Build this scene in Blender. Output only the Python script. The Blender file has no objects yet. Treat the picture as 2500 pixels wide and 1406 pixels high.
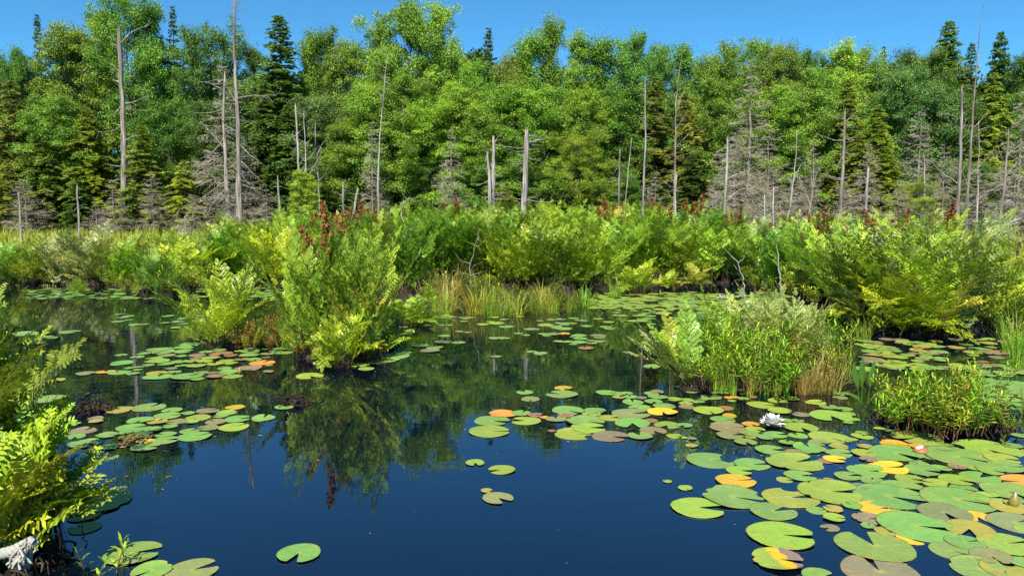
import bpy, math
import numpy as np
PI = math.pi
scene = bpy.context.scene
COL = scene.collection
F = 1853.0; PITCH = math.atan(187 / F); CH = 1.3
CP, SP = math.cos(PITCH), math.sin(PITCH)

def ray(px, py):
    u = (px - 1250) / F; v = (703 - py) / F
    return np.array([u, CP + v * SP, -SP + v * CP])
def at(px, py, z=0.0):                       # photo pixel -> point on the level z
    d = ray(px, py); t = (z - CH) / d[2]
    return np.array([d[0] * t, d[1] * t, z])
def atd(px, py, Y):                          # photo pixel -> point at distance Y
    d = ray(px, py); t = Y / d[1]
    return np.array([d[0] * t, Y, CH + d[2] * t])
def pix(p):
    x, y, z = p[0], p[1], p[2] - CH
    f = y * CP - z * SP; v = y * SP + z * CP
    return 1250 + F * x / f, 703 - F * v / f
def near(Y):                                  # distance of the forest rows
    return Y if Y < 22 else 22 + (Y - 22) * .5
def nrm(a):
    return a / (np.linalg.norm(a, axis=-1, keepdims=True) + 1e-9)

# ------------------------------------------------------------------ mesh tools
class MB:
    def __init__(s): s.V = []; s.F = []; s.T = []; s.n = 0
    def add(s, V, Fs, t=0.5):
        V = np.asarray(V, float).reshape(-1, 3)
        s.V.append(V)
        s.T.append(np.full(len(V), t) if np.isscalar(t) else np.asarray(t, float).reshape(-1))
        for f in (Fs if isinstance(Fs, list) else [Fs]):
            f = np.asarray(f, int)
            if len(f): s.F.append(f + s.n)
        s.n += len(V)
    def mesh(s, name, smooth=False):
        V = np.concatenate(s.V); T = np.concatenate(s.T)
        me = bpy.data.meshes.new(name)
        me.vertices.add(len(V)); me.vertices.foreach_set('co', V.astype(np.float32).ravel())
        loops = np.concatenate([f.ravel() for f in s.F])
        tot = np.concatenate([np.full(len(f), f.shape[1]) for f in s.F])
        st = np.concatenate([[0], np.cumsum(tot)[:-1]])
        me.loops.add(len(loops)); me.loops.foreach_set('vertex_index', loops.astype(np.int32))
        me.polygons.add(len(tot)); me.polygons.foreach_set('loop_start', st.astype(np.int32))
        a = me.attributes.new('tint', 'FLOAT', 'POINT'); a.data.foreach_set('value', T.astype(np.float32))
        if smooth: me.polygons.foreach_set('use_smooth', np.ones(len(tot), bool))
        me.update(calc_edges=True)
        return me
    def build(s, name, mat, parent=None, smooth=False, loc=None):
        me = s.mesh(name, smooth); me.materials.append(mat)
        return link(name, me, parent, loc)
def link(name, me, parent=None, loc=None):
    o = bpy.data.objects.new(name, me); COL.objects.link(o)
    if parent is not None: o.parent = parent
    if loc is not None: o.location = loc
    return o
def tag(o, label=None, cat=None, group=None, kind=None):
    if label: o['label'] = label
    if cat: o['category'] = cat
    if group: o['group'] = group
    if kind: o['kind'] = kind
    return o
def empty(name, loc=(0, 0, 0), rz=0.0, cat=None, group=None, label=None):
    o = bpy.data.objects.new(name, None); COL.objects.link(o)
    o.location = loc; o.rotation_euler = (0, 0, rz); o.empty_display_size = 0.1
    return tag(o, label, cat, group)

def tubes(mb, P, R, s=5, t=0.5, cap=False):
    P = np.asarray(P, float); R = np.asarray(R, float)
    if P.ndim == 2: P = P[None]; R = R[None]
    m, k, _ = P.shape
    T = nrm(np.gradient(P, axis=1))
    ref = np.where(np.abs(T[:, :1, 2:3]) > 0.8, np.array([[[1., 0, 0]]]), np.array([[[0, 0, 1.]]]))
    N = nrm(np.cross(T, np.broadcast_to(ref, T.shape))); B = np.cross(T, N)
    a = np.linspace(0, 2 * PI, s, endpoint=False)
    V = P[:, :, None] + R[:, :, None, None] * (np.cos(a)[None, None, :, None] * N[:, :, None] + np.sin(a)[None, None, :, None] * B[:, :, None])
    idx = np.arange(m * k * s).reshape(m, k, s)
    q = np.stack([idx[:, :-1], np.roll(idx[:, :-1], -1, 2), np.roll(idx[:, 1:], -1, 2), idx[:, 1:]], -1).reshape(-1, 4)
    fs = [q]
    if cap: fs.append(idx[:, -1])
    tt = t if np.isscalar(t) else np.repeat(np.asarray(t), k * s)
    mb.add(V.reshape(-1, 3), fs, tt)

def leaves(mb, P, D, N, L, W, t, hexa=False, bow=0.12):
    D = nrm(D); S = nrm(np.cross(D, N)); N2 = np.cross(S, D)
    L = np.broadcast_to(np.asarray(L, float), (len(P),))[:, None]; W = np.broadcast_to(np.asarray(W, float), (len(P),))[:, None]
    if hexa:
        V = np.stack([P, P + D * L * .25 + S * W * .48, P + D * L * .68 + S * W * .44 + N2 * L * bow * .4,
                      P + D * L - N2 * L * bow, P + D * L * .68 - S * W * .44 + N2 * L * bow * .4, P + D * L * .25 - S * W * .48], 1)
    else:
        V = np.stack([P, P + D * L * .45 + S * W * .5 + N2 * L * bow, P + D * L - N2 * L * bow * .3, P + D * L * .45 - S * W * .5 + N2 * L * bow], 1)
    k = V.shape[1]
    f = np.arange(len(P) * k).reshape(-1, k)
    mb.add(V.reshape(-1, 3), f, np.repeat(np.broadcast_to(t, (len(P),)), k))

# ------------------------------------------------------------------ materials
def mat(name):
    m = bpy.data.materials.new(name); m.use_nodes = True
    nt = m.node_tree; nt.nodes.clear()
    return m, nt, nt.nodes, nt.links
def nd(nt, typ, ins=None, **kw):
    n = nt.nodes.new(typ)
    for k, v in kw.items(): setattr(n, k, v)
    for k, v in (ins or {}).items():
        if isinstance(v, bpy.types.NodeSocket): nt.links.new(v, n.inputs[k])
        else: n.inputs[k].default_value = v
    return n
def mixc(nt, fac, a, b, bt='MIX'):
    n = nt.nodes.new('ShaderNodeMix'); n.data_type = 'RGBA'; n.blend_type = bt
    for s, v in ((n.inputs[0], fac), (n.inputs[6], a), (n.inputs[7], b)):
        if isinstance(v, bpy.types.NodeSocket): nt.links.new(v, s)
        else: s.default_value = v if not isinstance(v, tuple) else (*v, 1)[:4]
    return n.outputs[2]
def math_(nt, op, a, b=0.0, c=0.0, clamp=False):
    n = nt.nodes.new('ShaderNodeMath'); n.operation = op; n.use_clamp = clamp
    for i, v in enumerate((a, b, c)):
        if isinstance(v, bpy.types.NodeSocket): nt.links.new(v, n.inputs[i])
        else: n.inputs[i].default_value = v
    return n.outputs[0]
def ramp(nt, fac, stops):
    n = nt.nodes.new('ShaderNodeValToRGB'); e = n.color_ramp.elements
    while len(e) < len(stops): e.new(0.5)
    for x, (p, c) in zip(e, stops): x.position = p; x.color = (*c, 1)[:4]
    nt.links.new(fac, n.inputs[0]); return n.outputs[0]
def out(nt, sh, disp=None):
    o = nt.nodes.new('ShaderNodeOutputMaterial'); nt.links.new(sh, o.inputs[0])

def leaf_mat(name, trans=0.3, rough=0.5, spec=0.3, yellow=0.96):
    m, nt, N, L = mat(name)
    oc = nd(nt, 'ShaderNodeObjectInfo')
    at_ = nd(nt, 'ShaderNodeAttribute', attribute_name='tint').outputs['Fac']
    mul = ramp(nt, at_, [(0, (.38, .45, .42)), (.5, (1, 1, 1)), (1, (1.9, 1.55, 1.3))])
    c = mixc(nt, 1.0, oc.outputs['Color'], mul, 'MULTIPLY')
    yl = math_(nt, 'GREATER_THAN', at_, yellow)
    c = mixc(nt, math_(nt, 'MULTIPLY', yl, .75), c, (.30, .20, .04))
    p = nd(nt, 'ShaderNodeBsdfPrincipled', {'Base Color': c, 'Roughness': rough, 'Specular IOR Level': spec})
    tcol = mixc(nt, 1.0, c, (1.25, 1.35, .5), 'MULTIPLY')
    t = nd(nt, 'ShaderNodeBsdfTranslucent', {'Color': tcol})
    mx = nd(nt, 'ShaderNodeMixShader', {0: trans}); L.new(p.outputs[0], mx.inputs[1]); L.new(t.outputs[0], mx.inputs[2])
    out(nt, mx.outputs[0]); return m
M_LEAF = leaf_mat('broad_leaf', .27)
M_NEEDLE = leaf_mat('needle', .28, .55, .25, 2)
M_FERN = leaf_mat('fern_leaf', .20, .38, .45, 2)
M_BLADE = leaf_mat('grass_blade', .3, .45, .35, .9)

def wood_mat(name, c1, c2, c3, zs=.5, xs=7, bump=1.0, spots=None):
    m, nt, N, L = mat(name)
    tc = nd(nt, 'ShaderNodeTexCoord')
    mp = nd(nt, 'ShaderNodeMapping', {'Vector': tc.outputs['Object'], 'Scale': (xs, xs, zs)})
    n1 = nd(nt, 'ShaderNodeTexNoise', {'Vector': mp.outputs[0], 'Scale': 2.0, 'Detail': 6, 'Roughness': .65})
    c = ramp(nt, n1.outputs[0], [(.3, c1), (.5, c2), (.7, c3)])
    n2 = nd(nt, 'ShaderNodeTexNoise', {'Vector': tc.outputs['Object'], 'Scale': 1.3, 'Detail': 3})
    c = mixc(nt, math_(nt, 'MULTIPLY', math_(nt, 'SUBTRACT', n2.outputs[0], .45, clamp=True), 2.2, clamp=True), c, tuple(x * .55 for x in c2))
    b = nd(nt, 'ShaderNodeBump', {'Height': n1.outputs[0], 'Strength': bump, 'Distance': .05})
    p = nd(nt, 'ShaderNodeBsdfPrincipled', {'Base Color': c, 'Roughness': .85, 'Specular IOR Level': .2, 'Normal': b.outputs[0]})
    out(nt, p.outputs[0]); return m
M_BARK = wood_mat('living_bark', (.05, .042, .032), (.14, .12, .095), (.30, .27, .23))
M_DEAD = wood_mat('weathered_dead_wood', (.06, .05, .042), (.32, .29, .25), (.60, .565, .51))
M_GREYBARK = wood_mat('grey_dead_bark', (.045, .037, .03), (.23, .20, .165), (.52, .48, .42))
M_TWIG = wood_mat('dry_twig', (.22, .185, .13), (.42, .365, .275), (.58, .52, .42), 3, 3, .1)
M_PALE = wood_mat('bleached_twig', (.17, .15, .12), (.30, .275, .235), (.44, .41, .36), 3, 6, .1)
M_ROOT = wood_mat('dark_root', (.012, .008, .006), (.032, .023, .016), (.10, .078, .055), 3, 6, .5)
M_STEM = wood_mat('red_brown_stem', (.10, .05, .025), (.20, .10, .05), (.28, .17, .08), 3, 3, .1)
M_FSTEM = wood_mat('fern_stalk', (.07, .08, .02), (.14, .15, .04), (.22, .17, .06), 3, 3, .1)

def plain(name, c, rough=.6, spec=.3, bumpn=None):
    m, nt, N, L = mat(name)
    tc = nd(nt, 'ShaderNodeTexCoord')
    n1 = nd(nt, 'ShaderNodeTexNoise', {'Vector': tc.outputs['Object'], 'Scale': bumpn or 20, 'Detail': 4})
    cc = mixc(nt, n1.outputs[0], tuple(x * .7 for x in c), tuple(min(1, x * 1.25) for x in c))
    p = nd(nt, 'ShaderNodeBsdfPrincipled', {'Base Color': cc, 'Roughness': rough, 'Specular IOR Level': spec})
    out(nt, p.outputs[0]); return m
M_SPORE = plain('rusty_spore_cluster', (.24, .095, .030), .8, .15)

def peat_mat(name, dark, mid, light):
    m, nt, N, L = mat(name)
    tc = nd(nt, 'ShaderNodeTexCoord')
    n1 = nd(nt, 'ShaderNodeTexNoise', {'Vector': tc.outputs['Object'], 'Scale': 14, 'Detail': 8, 'Roughness': .75})
    n2 = nd(nt, 'ShaderNodeTexNoise', {'Vector': tc.outputs['Object'], 'Scale': 1.1, 'Detail': 4})
    c = ramp(nt, n1.outputs[0], [(.35, dark), (.55, mid), (.75, light)])
    c = mixc(nt, math_(nt, 'MULTIPLY', math_(nt, 'SUBTRACT', n2.outputs[0], .5, clamp=True), 3, clamp=True), c, (.06, .075, .02))
    b = nd(nt, 'ShaderNodeBump', {'Height': n1.outputs[0], 'Strength': 1.0, 'Distance': .06})
    p = nd(nt, 'ShaderNodeBsdfPrincipled', {'Base Color': c, 'Roughness': .9, 'Specular IOR Level': .2, 'Normal': b.outputs[0]})
    out(nt, p.outputs[0]); return m
M_GROUND = peat_mat('peaty_ground', (.012, .009, .006), (.035, .026, .017), (.10, .075, .045))
M_PEAT = peat_mat('wet_peat', (.004, .003, .002), (.012, .008, .006), (.05, .036, .024))

def water_mat():
    m, nt, N, L = mat('dark_pond_water')
    tc = nd(nt, 'ShaderNodeTexCoord')
    mp = nd(nt, 'ShaderNodeMapping', {'Vector': tc.outputs['Object'], 'Scale': (3.2, 8.5, 1)})
    n1 = nd(nt, 'ShaderNodeTexNoise', {'Vector': mp.outputs[0], 'Scale': 1.0, 'Detail': 2.5, 'Roughness': .5})
    n3 = nd(nt, 'ShaderNodeTexNoise', {'Vector': tc.outputs['Object'], 'Scale': .45, 'Detail': 1})
    amp = ramp(nt, n3.outputs[0], [(.35, (.15,) * 3), (.65, (1,) * 3)])
    h = math_(nt, 'MULTIPLY', n1.outputs[0], amp)
    b = nd(nt, 'ShaderNodeBump', {'Height': h, 'Strength': 1.0, 'Distance': WAVE})
    fr = nd(nt, 'ShaderNodeFresnel', {'IOR': 2.05, 'Normal': b.outputs[0]})
    g = nd(nt, 'ShaderNodeBsdfGlossy', {'Color': (.92, .95, 1, 1), 'Roughness': .012, 'Normal': b.outputs[0]})
    t = nd(nt, 'ShaderNodeBsdfTransparent', {'Color': (.50, .48, .45, 1)})
    df = nd(nt, 'ShaderNodeBsdfDiffuse', {'Color': (.012, .035, .12, 1)})
    ms = nd(nt, 'ShaderNodeMixShader', {0: .08}); L.new(t.outputs[0], ms.inputs[1]); L.new(df.outputs[0], ms.inputs[2])
    mx = nd(nt, 'ShaderNodeMixShader', {0: fr.outputs[0]}); L.new(ms.outputs[0], mx.inputs[1]); L.new(g.outputs[0], mx.inputs[2])
    out(nt, mx.outputs[0]); return m
WAVE = .0009
M_WATER = water_mat()

def pad_mat(name, half=False):
    m, nt, N, L = mat(name)
    tc = nd(nt, 'ShaderNodeTexCoord'); oi = nd(nt, 'ShaderNodeObjectInfo')
    sx = nd(nt, 'ShaderNodeSeparateXYZ', {0: tc.outputs['Object']})
    X, Y = sx.outputs[0], sx.outputs[1]
    r = math_(nt, 'SQRT', math_(nt, 'ADD', math_(nt, 'MULTIPLY', X, X), math_(nt, 'MULTIPLY', Y, Y)))
    ang = math_(nt, 'ARCTAN2', Y, X)
    off = math_(nt, 'MULTIPLY', oi.outputs['Random'], 57.0)
    sh = nd(nt, 'ShaderNodeCombineXYZ', {0: off, 1: off, 2: 0.0})
    pv = nd(nt, 'ShaderNodeVectorMath', {0: tc.outputs['Object'], 1: sh.outputs[0]}, operation='ADD').outputs[0]
    n1 = nd(nt, 'ShaderNodeTexNoise', {'Vector': pv, 'Scale': 1.6, 'Detail': 6, 'Roughness': .7})
    n2 = nd(nt, 'ShaderNodeTexNoise', {'Vector': pv, 'Scale': 13, 'Detail': 2})
    n3 = nd(nt, 'ShaderNodeTexNoise', {'Vector': pv, 'Scale': 3.1, 'Detail': 3})
    base = oi.outputs['Color']
    c = mixc(nt, n1.outputs[0], mixc(nt, 1.0, base, (.58, .66, .85), 'MULTIPLY'), mixc(nt, 1.0, base, (1.45, 1.3, 1.05), 'MULTIPLY'))
    vein = math_(nt, 'ABSOLUTE', math_(nt, 'SINE', math_(nt, 'MULTIPLY', ang, 8.5)))
    vein = math_(nt, 'MULTIPLY', math_(nt, 'SUBTRACT', .24, vein, clamp=True), 2.6, clamp=True)
    c = mixc(nt, vein, c, mixc(nt, 1.0, base, (1.65, 1.42, 1.4), 'MULTIPLY'))
    cen = math_(nt, 'MULTIPLY', math_(nt, 'SUBTRACT', .2, r, clamp=True), 3.5, clamp=True)
    c = mixc(nt, cen, c, (.36, .38, .07))
    # autumn blotch drifting in from the rim, different on every pad
    bl = math_(nt, 'ADD', math_(nt, 'MULTIPLY', r, .35), n3.outputs[0])
    bl = math_(nt, 'MULTIPLY', math_(nt, 'SUBTRACT', bl, .90, clamp=True), 7, clamp=True)
    c = mixc(nt, bl, c, (.42, .20, .06))
    rim = math_(nt, 'MULTIPLY', math_(nt, 'SUBTRACT', r, .955, clamp=True), 14, clamp=True)
    c = mixc(nt, math_(nt, 'MULTIPLY', rim, .4), c, (.15, .10, .04))
    sp = math_(nt, 'GREATER_THAN', n2.outputs[0], .68)
    c = mixc(nt, math_(nt, 'MULTIPLY', sp, .8), c, (.07, .045, .02))
    if half:
        e = math_(nt, 'ADD', math_(nt, 'ADD', math_(nt, 'MULTIPLY', X, .8), math_(nt, 'MULTIPLY', Y, .42)), math_(nt, 'MULTIPLY', n3.outputs[0], .45))
        yl = math_(nt, 'MULTIPLY', math_(nt, 'SUBTRACT', e, .05, clamp=True), 4, clamp=True)
        c = mixc(nt, yl, c, (.68, .40, .015))
        br = math_(nt, 'MULTIPLY', math_(nt, 'SUBTRACT', e, .52, clamp=True), 12, clamp=True)
        c = mixc(nt, br, c, mixc(nt, n2.outputs[0], (.13, .085, .06), (.33, .24, .18)))
    b = nd(nt, 'ShaderNodeBump', {'Height': math_(nt, 'ADD', vein, math_(nt, 'MULTIPLY', n3.outputs[0], .6)), 'Strength': .35, 'Distance': .02})
    p = nd(nt, 'ShaderNodeBsdfPrincipled', {'Base Color': c, 'Roughness': .42, 'Specular IOR Level': .35, 'Normal': b.outputs[0]})
    out(nt, p.outputs[0]); return m
M_PAD = pad_mat('lily_pad_skin'); M_PADH = pad_mat('half_withered_pad_skin', True)
M_PETAL = plain('white_petal', (.66, .66, .62), .45, .3, 6)
M_STAMEN = plain('yellow_stamen', (.75, .48, .04), .6)
M_SEPAL = plain('green_brown_sepal', (.22, .17, .04), .4)
M_ROPE = plain('white_cotton_rope', (.34, .325, .285), .9, .1, 60)
M_RSTEM = plain('pink_underwater_stem', (.40, .20, .17), .5)

# ------------------------------------------------------------------ sky, sun, camera
ELEV, ROT = math.radians(48), math.radians(192)
w = bpy.data.worlds.new('World'); scene.world = w; w.use_nodes = True
nt = w.node_tree; bg = nt.nodes['Background']
sky = nt.nodes.new('ShaderNodeTexSky'); sky.sky_type = 'NISHITA'; sky.sun_disc = False
sky.sun_elevation = ELEV; sky.sun_rotation = ROT; sky.altitude = 900; sky.air_density = .85; sky.dust_density = 0.0; sky.ozone_density = 5.0
tintc = mixc(nt, 1.0, sky.outputs[0], (.37, .80, .89), 'MULTIPLY')
nt.links.new(tintc, bg.inputs[0]); bg.inputs[1].default_value = .095
sd = bpy.data.lights.new('sun', 'SUN'); sd.energy = 4.6; sd.angle = math.radians(.53); sd.color = (1, .94, .82)
so = bpy.data.objects.new('sun', sd); COL.objects.link(so)
from mathutils import Vector
tosun = Vector((math.sin(ROT) * math.cos(ELEV), math.cos(ROT) * math.cos(ELEV), math.sin(ELEV)))
so.rotation_euler = tosun.to_track_quat('Z', 'Y').to_euler(); so.location = (0, 0, 30)
cd = bpy.data.cameras.new('camera'); cd.sensor_width = 36; cd.lens = 36 * F / 2500; cd.clip_start = .05; cd.clip_end = 2000
co = bpy.data.objects.new('camera', cd); COL.objects.link(co); co.location = (0, 0, CH); co.rotation_euler = (PI / 2 - PITCH, 0, 0)
scene.camera = co
vs = scene.view_settings; vs.view_transform = 'Standard'; vs.look = 'None'; vs.gamma = 1; vs.exposure = 0.95
cy = scene.cycles; cy.max_bounces = 8; cy.transparent_max_bounces = 8; cy.diffuse_bounces = 3; cy.glossy_bounces = 3; cy.caustics_reflective = False; cy.caustics_refractive = False
# ------------------------------------------------------------------ setting
SHORE = np.array([(-900, 692), (0, 689), (120, 690), (240, 692), (330, 700), (420, 698), (560, 690), (700, 692), (760, 735), (960, 758),
                  (1010, 764), (1400, 760), (1450, 722), (1560, 706), (1700, 691), (1800, 688), (1900, 705), (2000, 715), (2080, 745),
                  (2130, 795), (2260, 812), (2380, 800), (2480, 788), (3400, 780)], float)
SHY = np.array([at(a, b)[1] for a, b in SHORE])
def wob(x, y, s=0.0):
    return (np.sin(x * 1.3 + s) * np.cos(y * 1.1 + s * 2) + .5 * np.sin(x * 2.9 + 1 + s) * np.sin(y * 3.3 + s) + .3 * np.sin(x * 6.1 + y * 5.3)) / 1.8
def ground_z(x, y):
    x = np.asarray(x, float); y = np.asarray(y, float)
    yy = np.maximum(y, .5)
    sh = np.interp(1250 + F * x / yy, SHORE[:, 0], SHY) + .25 * wob(x, y)
    s = np.clip((y - sh) / .55 + .5, 0, 1); s = s * s * (3 - 2 * s)
    z = -.55 + s * (.62 + .05 * wob(x, y, 2))
    z = np.where(y > 17, z + np.clip((y - 17) / 11, 0, 1) * .28, z)
    return z + np.clip(y - 46, 0, 60) * .09
def make_ground():
    xs = np.concatenate([[-400, -200, -110], np.arange(-70, -14, 1.6), np.arange(-14, 14, .22), np.arange(14, 71, 1.6), [110, 200, 400]])
    ys = np.concatenate([[-120, -40, -12], np.arange(-4, 5, .8), np.arange(5, 17, .2), np.arange(17, 80, 1.3), [95, 120, 200, 400]])
    X, Y = np.meshgrid(xs, ys); Z = ground_z(X, Y)
    mb = MB(); i = np.arange(X.size).reshape(X.shape)
    mb.add(np.stack([X, Y, Z], -1).reshape(-1, 3), np.stack([i[:-1, :-1], i[:-1, 1:], i[1:, 1:], i[1:, :-1]], -1).reshape(-1, 4))
    tag(mb.build('ground', M_GROUND, smooth=True), kind='structure')
make_ground()
mb = MB(); mb.add([(-90, -60, 0), (90, -60, 0), (90, 40, 0), (-90, 40, 0)], np.array([[0, 1, 2, 3]]))
tag(mb.build('water', M_WATER), kind='structure')

# ------------------------------------------------------------------ plant generators
def spray(rng, n, P, R, flat=.5):
    d = rng.normal(size=(n, 3)); d = d / np.linalg.norm(d, axis=1, keepdims=True) * (rng.random((n, 1)) ** .55)
    return P + d * np.array([R, R, R * flat])

def broadleaf(seed, H=10, W=4.6, base=.14, nl=46, per=270, ls=.095, lean=0, spiky=0, vert=.35):
    """trunk mesh and crown mesh of one broad-leaved tree, base at the origin"""
    rng = np.random.default_rng(seed); tr = MB(); cr = MB()
    k = 10; s = np.linspace(0, 1, k)
    wx = np.cumsum(rng.normal(0, .09, k)) * s + lean * s ** 2; wy = np.cumsum(rng.normal(0, .09, k)) * s
    tp = np.stack([wx, wy, s * H * .96], 1)
    tubes(tr, tp, .012 * H * (1 - s * .93) + .008, 8)
    az = rng.random() * 6.28
    for i in range(nl):
        f = base + (1 - base) * (i + rng.random()) / nl
        az += 2.4 + rng.normal(0, .4)
        p0 = np.array([np.interp(f * .93, s, tp[:, 0]), np.interp(f * .93, s, tp[:, 1]), f * .93 * H])
        g = (f - base) / (1 - base)
        prof = max(0, 1 - abs(2 * g - .95) ** 2.6) ** .5 * (.55 + .6 * rng.random()) + .16 * (1 - spiky)
        ln = W / 2 * max(prof, .1)
        up = vert + (1.1 + spiky) * g ** 1.5 + rng.normal(0, .18)
        d = np.array([math.cos(az), math.sin(az), up]); d /= np.linalg.norm(d)
        q = np.linspace(0, 1, 6)[:, None]
        bend = rng.normal(0, .12, 3); bend[2] = .12 - .25 * rng.random()
        lp = p0 + d * q * ln + bend * (q ** 2) * ln
        tubes(tr, lp, (.012 * H * .35 * (1 - g * .6)) * (1 - q[:, 0] * .85) + .004, 5)
        nc = 3 + int(ln * 2.4)
        for c in range(nc):
            u = .35 + .7 * (c + rng.random()) / nc
            pc = p0 + d * u * ln + bend * u * u * ln + rng.normal(0, .21, 3) * ln * .55 * np.array([1, 1, .7])
            n = int(per * .62 * (.55 + .8 * rng.random())); R = (.24 + .48 * rng.random() ** 1.5) * (H / 10); n = int(n * (R / .45) ** 1.3) + 10
            P = spray(rng, n, pc, R, .62 + .4 * spiky)
            D = rng.normal(size=(n, 3)); D[:, 2] = D[:, 2] * .5 - .25 + spiky * 1.2
            N = rng.normal(0, .55, size=(n, 3)) + np.array([0, 0, 1.0]) + nrm(P - pc) * .5
            t0 = .5 + rng.normal(0, .13)
            leaves(cr, P, D, N, ls * rng.uniform(.7, 1.3, n), ls * .62, np.clip(t0 + rng.normal(0, .13, n), 0, .94))
    n = int(per * 1.2); P = tp[-1] + rng.normal(0, 1, (n, 3)) * np.array([.35, .35, .25]) * H / 10
    leaves(cr, P, rng.normal(size=(n, 3)) + np.array([0, 0, .6]), rng.normal(0, .5, (n, 3)) + np.array([0, 0, 1]), ls, ls * .6, np.clip(rng.normal(.55, .15, n), 0, .94))
    return tr.mesh('trunk', True), cr.mesh('crown')

def conifer(seed, H=10, W=4.2, base=.04, whorl=34, droop=.35, dens=1.0, power=.85):
    rng = np.random.default_rng(seed); tr = MB(); cr = MB()
    k = 8; s = np.linspace(0, 1, k)
    tp = np.stack([np.cumsum(rng.normal(0, .05, k)) * s, np.cumsum(rng.normal(0, .05, k)) * s, s * H], 1)
    tubes(tr, tp, .014 * H * (1 - s) + .006, 8)
    az = 0
    for i in range(whorl):
        f = base + (1 - base) * (1 - (1 - (i + .5 * rng.random()) / whorl) ** 1.35)
        prof = (1 - f) ** power
        for b in range(5):
            if rng.random() < .10: continue
            az += 2 * PI / 5 + rng.normal(0, .3)
            ln = W / 2 * prof * rng.uniform(.6, 1.18) + .12
            p0 = np.array([np.interp(f, s, tp[:, 0]), np.interp(f, s, tp[:, 1]), f * H])
            e = np.array([math.cos(az), math.sin(az), 0]); sd = np.array([-e[1], e[0], 0])
            q = np.linspace(0, 1, 5); up = .30 * f + rng.normal(0, .08)
            lp = p0 + e * (q * ln)[:, None] + np.array([0, 0, 1]) * (up * q * ln - droop * ln * q ** 2)[:, None]
            tubes(tr, lp, .012 * (1 - q * .8) * (1 + ln), 4)
            nt_ = max(6, int(ln * 17 * dens))
            u = np.repeat(rng.uniform(.12, 1.0, nt_), 2); sg = np.tile([1, -1], nt_)
            P = p0 + e * (u * ln)[:, None] + np.array([0, 0, 1]) * (up * u * ln - droop * ln * u ** 2)[:, None]
            tl = np.clip(.42 * (1.15 - u) * ln + .10, .12, .55) * rng.uniform(.6, 1.2, len(u))
            D = sd * (sg * .8)[:, None] + e * .65 + np.array([0, 0, 1]) * (rng.normal(-.22, .2, len(u)))[:, None]
            P = P + rng.normal(0, .03, P.shape)
            N = np.array([0, 0, 1.]) + rng.normal(0, .35, P.shape)
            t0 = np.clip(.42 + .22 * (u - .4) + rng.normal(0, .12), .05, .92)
            # every spray is three feathered strips
            for a, sc in ((0, 1), (.55, .7), (-.55, .7)):
                D2 = D + e * a * sg[:, None] * .9
                leaves(cr, P + D * (tl * .25 * abs(a))[:, None], D2, N, tl * sc, .05 + tl * .10, np.clip(t0 + rng.normal(0, .08, len(u)), 0, 1), bow=-.08)
    return tr.mesh('trunk', True), cr.mesh('crown')

def dead_conifer(seed, H=10, W=4.4, base=.03, whorl=30, fine=1.0, top=1.0):
    rng = np.random.default_rng(seed); tr = MB(); tw = MB()
    k = 9; s = np.linspace(0, 1, k)
    tp = np.stack([np.cumsum(rng.normal(0, .06, k)) * s, np.cumsum(rng.normal(0, .06, k)) * s, s * H], 1)
    tubes(tr, tp, .012 * H * (1 - s * .96) + .004, 7)
    BP, BR, TP, TR = [], [], [], []; az = 0; ph = rng.random(3) * 6.28
    for i in range(whorl):
        f = base + (.99 - base) * (i + rng.random() * .6) / whorl
        for b in range(5):
            az += 1.256 + rng.normal(0, .5)
            live = .55 + .45 * math.sin(az + ph[0] + 3 * f) * math.sin(7 * f + ph[1])
            if rng.random() < .10 + .3 * (live < .35): continue
            ln = W / 2 * ((1 - f) ** .8) * rng.uniform(.25, 1.3) * (.65 + .45 * live) + .12
            p0 = np.array([np.interp(f, s, tp[:, 0]), np.interp(f, s, tp[:, 1]), f * H]); e = np.array([math.cos(az), math.sin(az), 0]); sd = np.array([-e[1], e[0], 0])
            q = np.linspace(0, 1, 5); dr = rng.uniform(-.1, .7)
            lp = p0 + e * (q * ln)[:, None] + np.array([0, 0, 1]) * (.15 * q * ln - dr * ln * q ** 1.6 + .22 * ln * q ** 4)[:, None]
            BP.append(lp); BR.append((.008 + .010 * ln) * (1 - q * .8))
            for c in range(int(ln * 9 * fine) + 3):
                u = rng.uniform(.2, 1); a = np.array([np.interp(u, q, lp[:, j]) for j in range(3)])
                l2 = rng.uniform(.25, .6) * ln * (1.15 - u) + .10
                d2 = sd * rng.choice([-1, 1]) * rng.uniform(.4, 1) + e * rng.uniform(.2, .9) + np.array([0, 0, rng.normal(-.15, .35)])
                d2 /= np.linalg.norm(d2)
                m_ = a + d2 * l2 * .5 + rng.normal(0, .02, 3)
                TP.append([a, m_, a + d2 * l2 + np.array([0, 0, -.06 * l2])]); TR.append([.010, .008, .0045])
                for g in range(1 + (rng.random() < .35)):
                    d3 = d2 + rng.normal(0, .6, 3); d3 /= np.linalg.norm(d3); l3 = l2 * rng.uniform(.3, .6)
                    TP.append([m_, m_ + d3 * l3 * .5, m_ + d3 * l3]); TR.append([.0065, .005, .003])
    tubes(tr, np.array(BP), np.array(BR), 4)
    tubes(tw, np.array(TP), np.array(TR), 3)
    return tr.mesh('trunk', True), tw.mesh('twig_crown')

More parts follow.
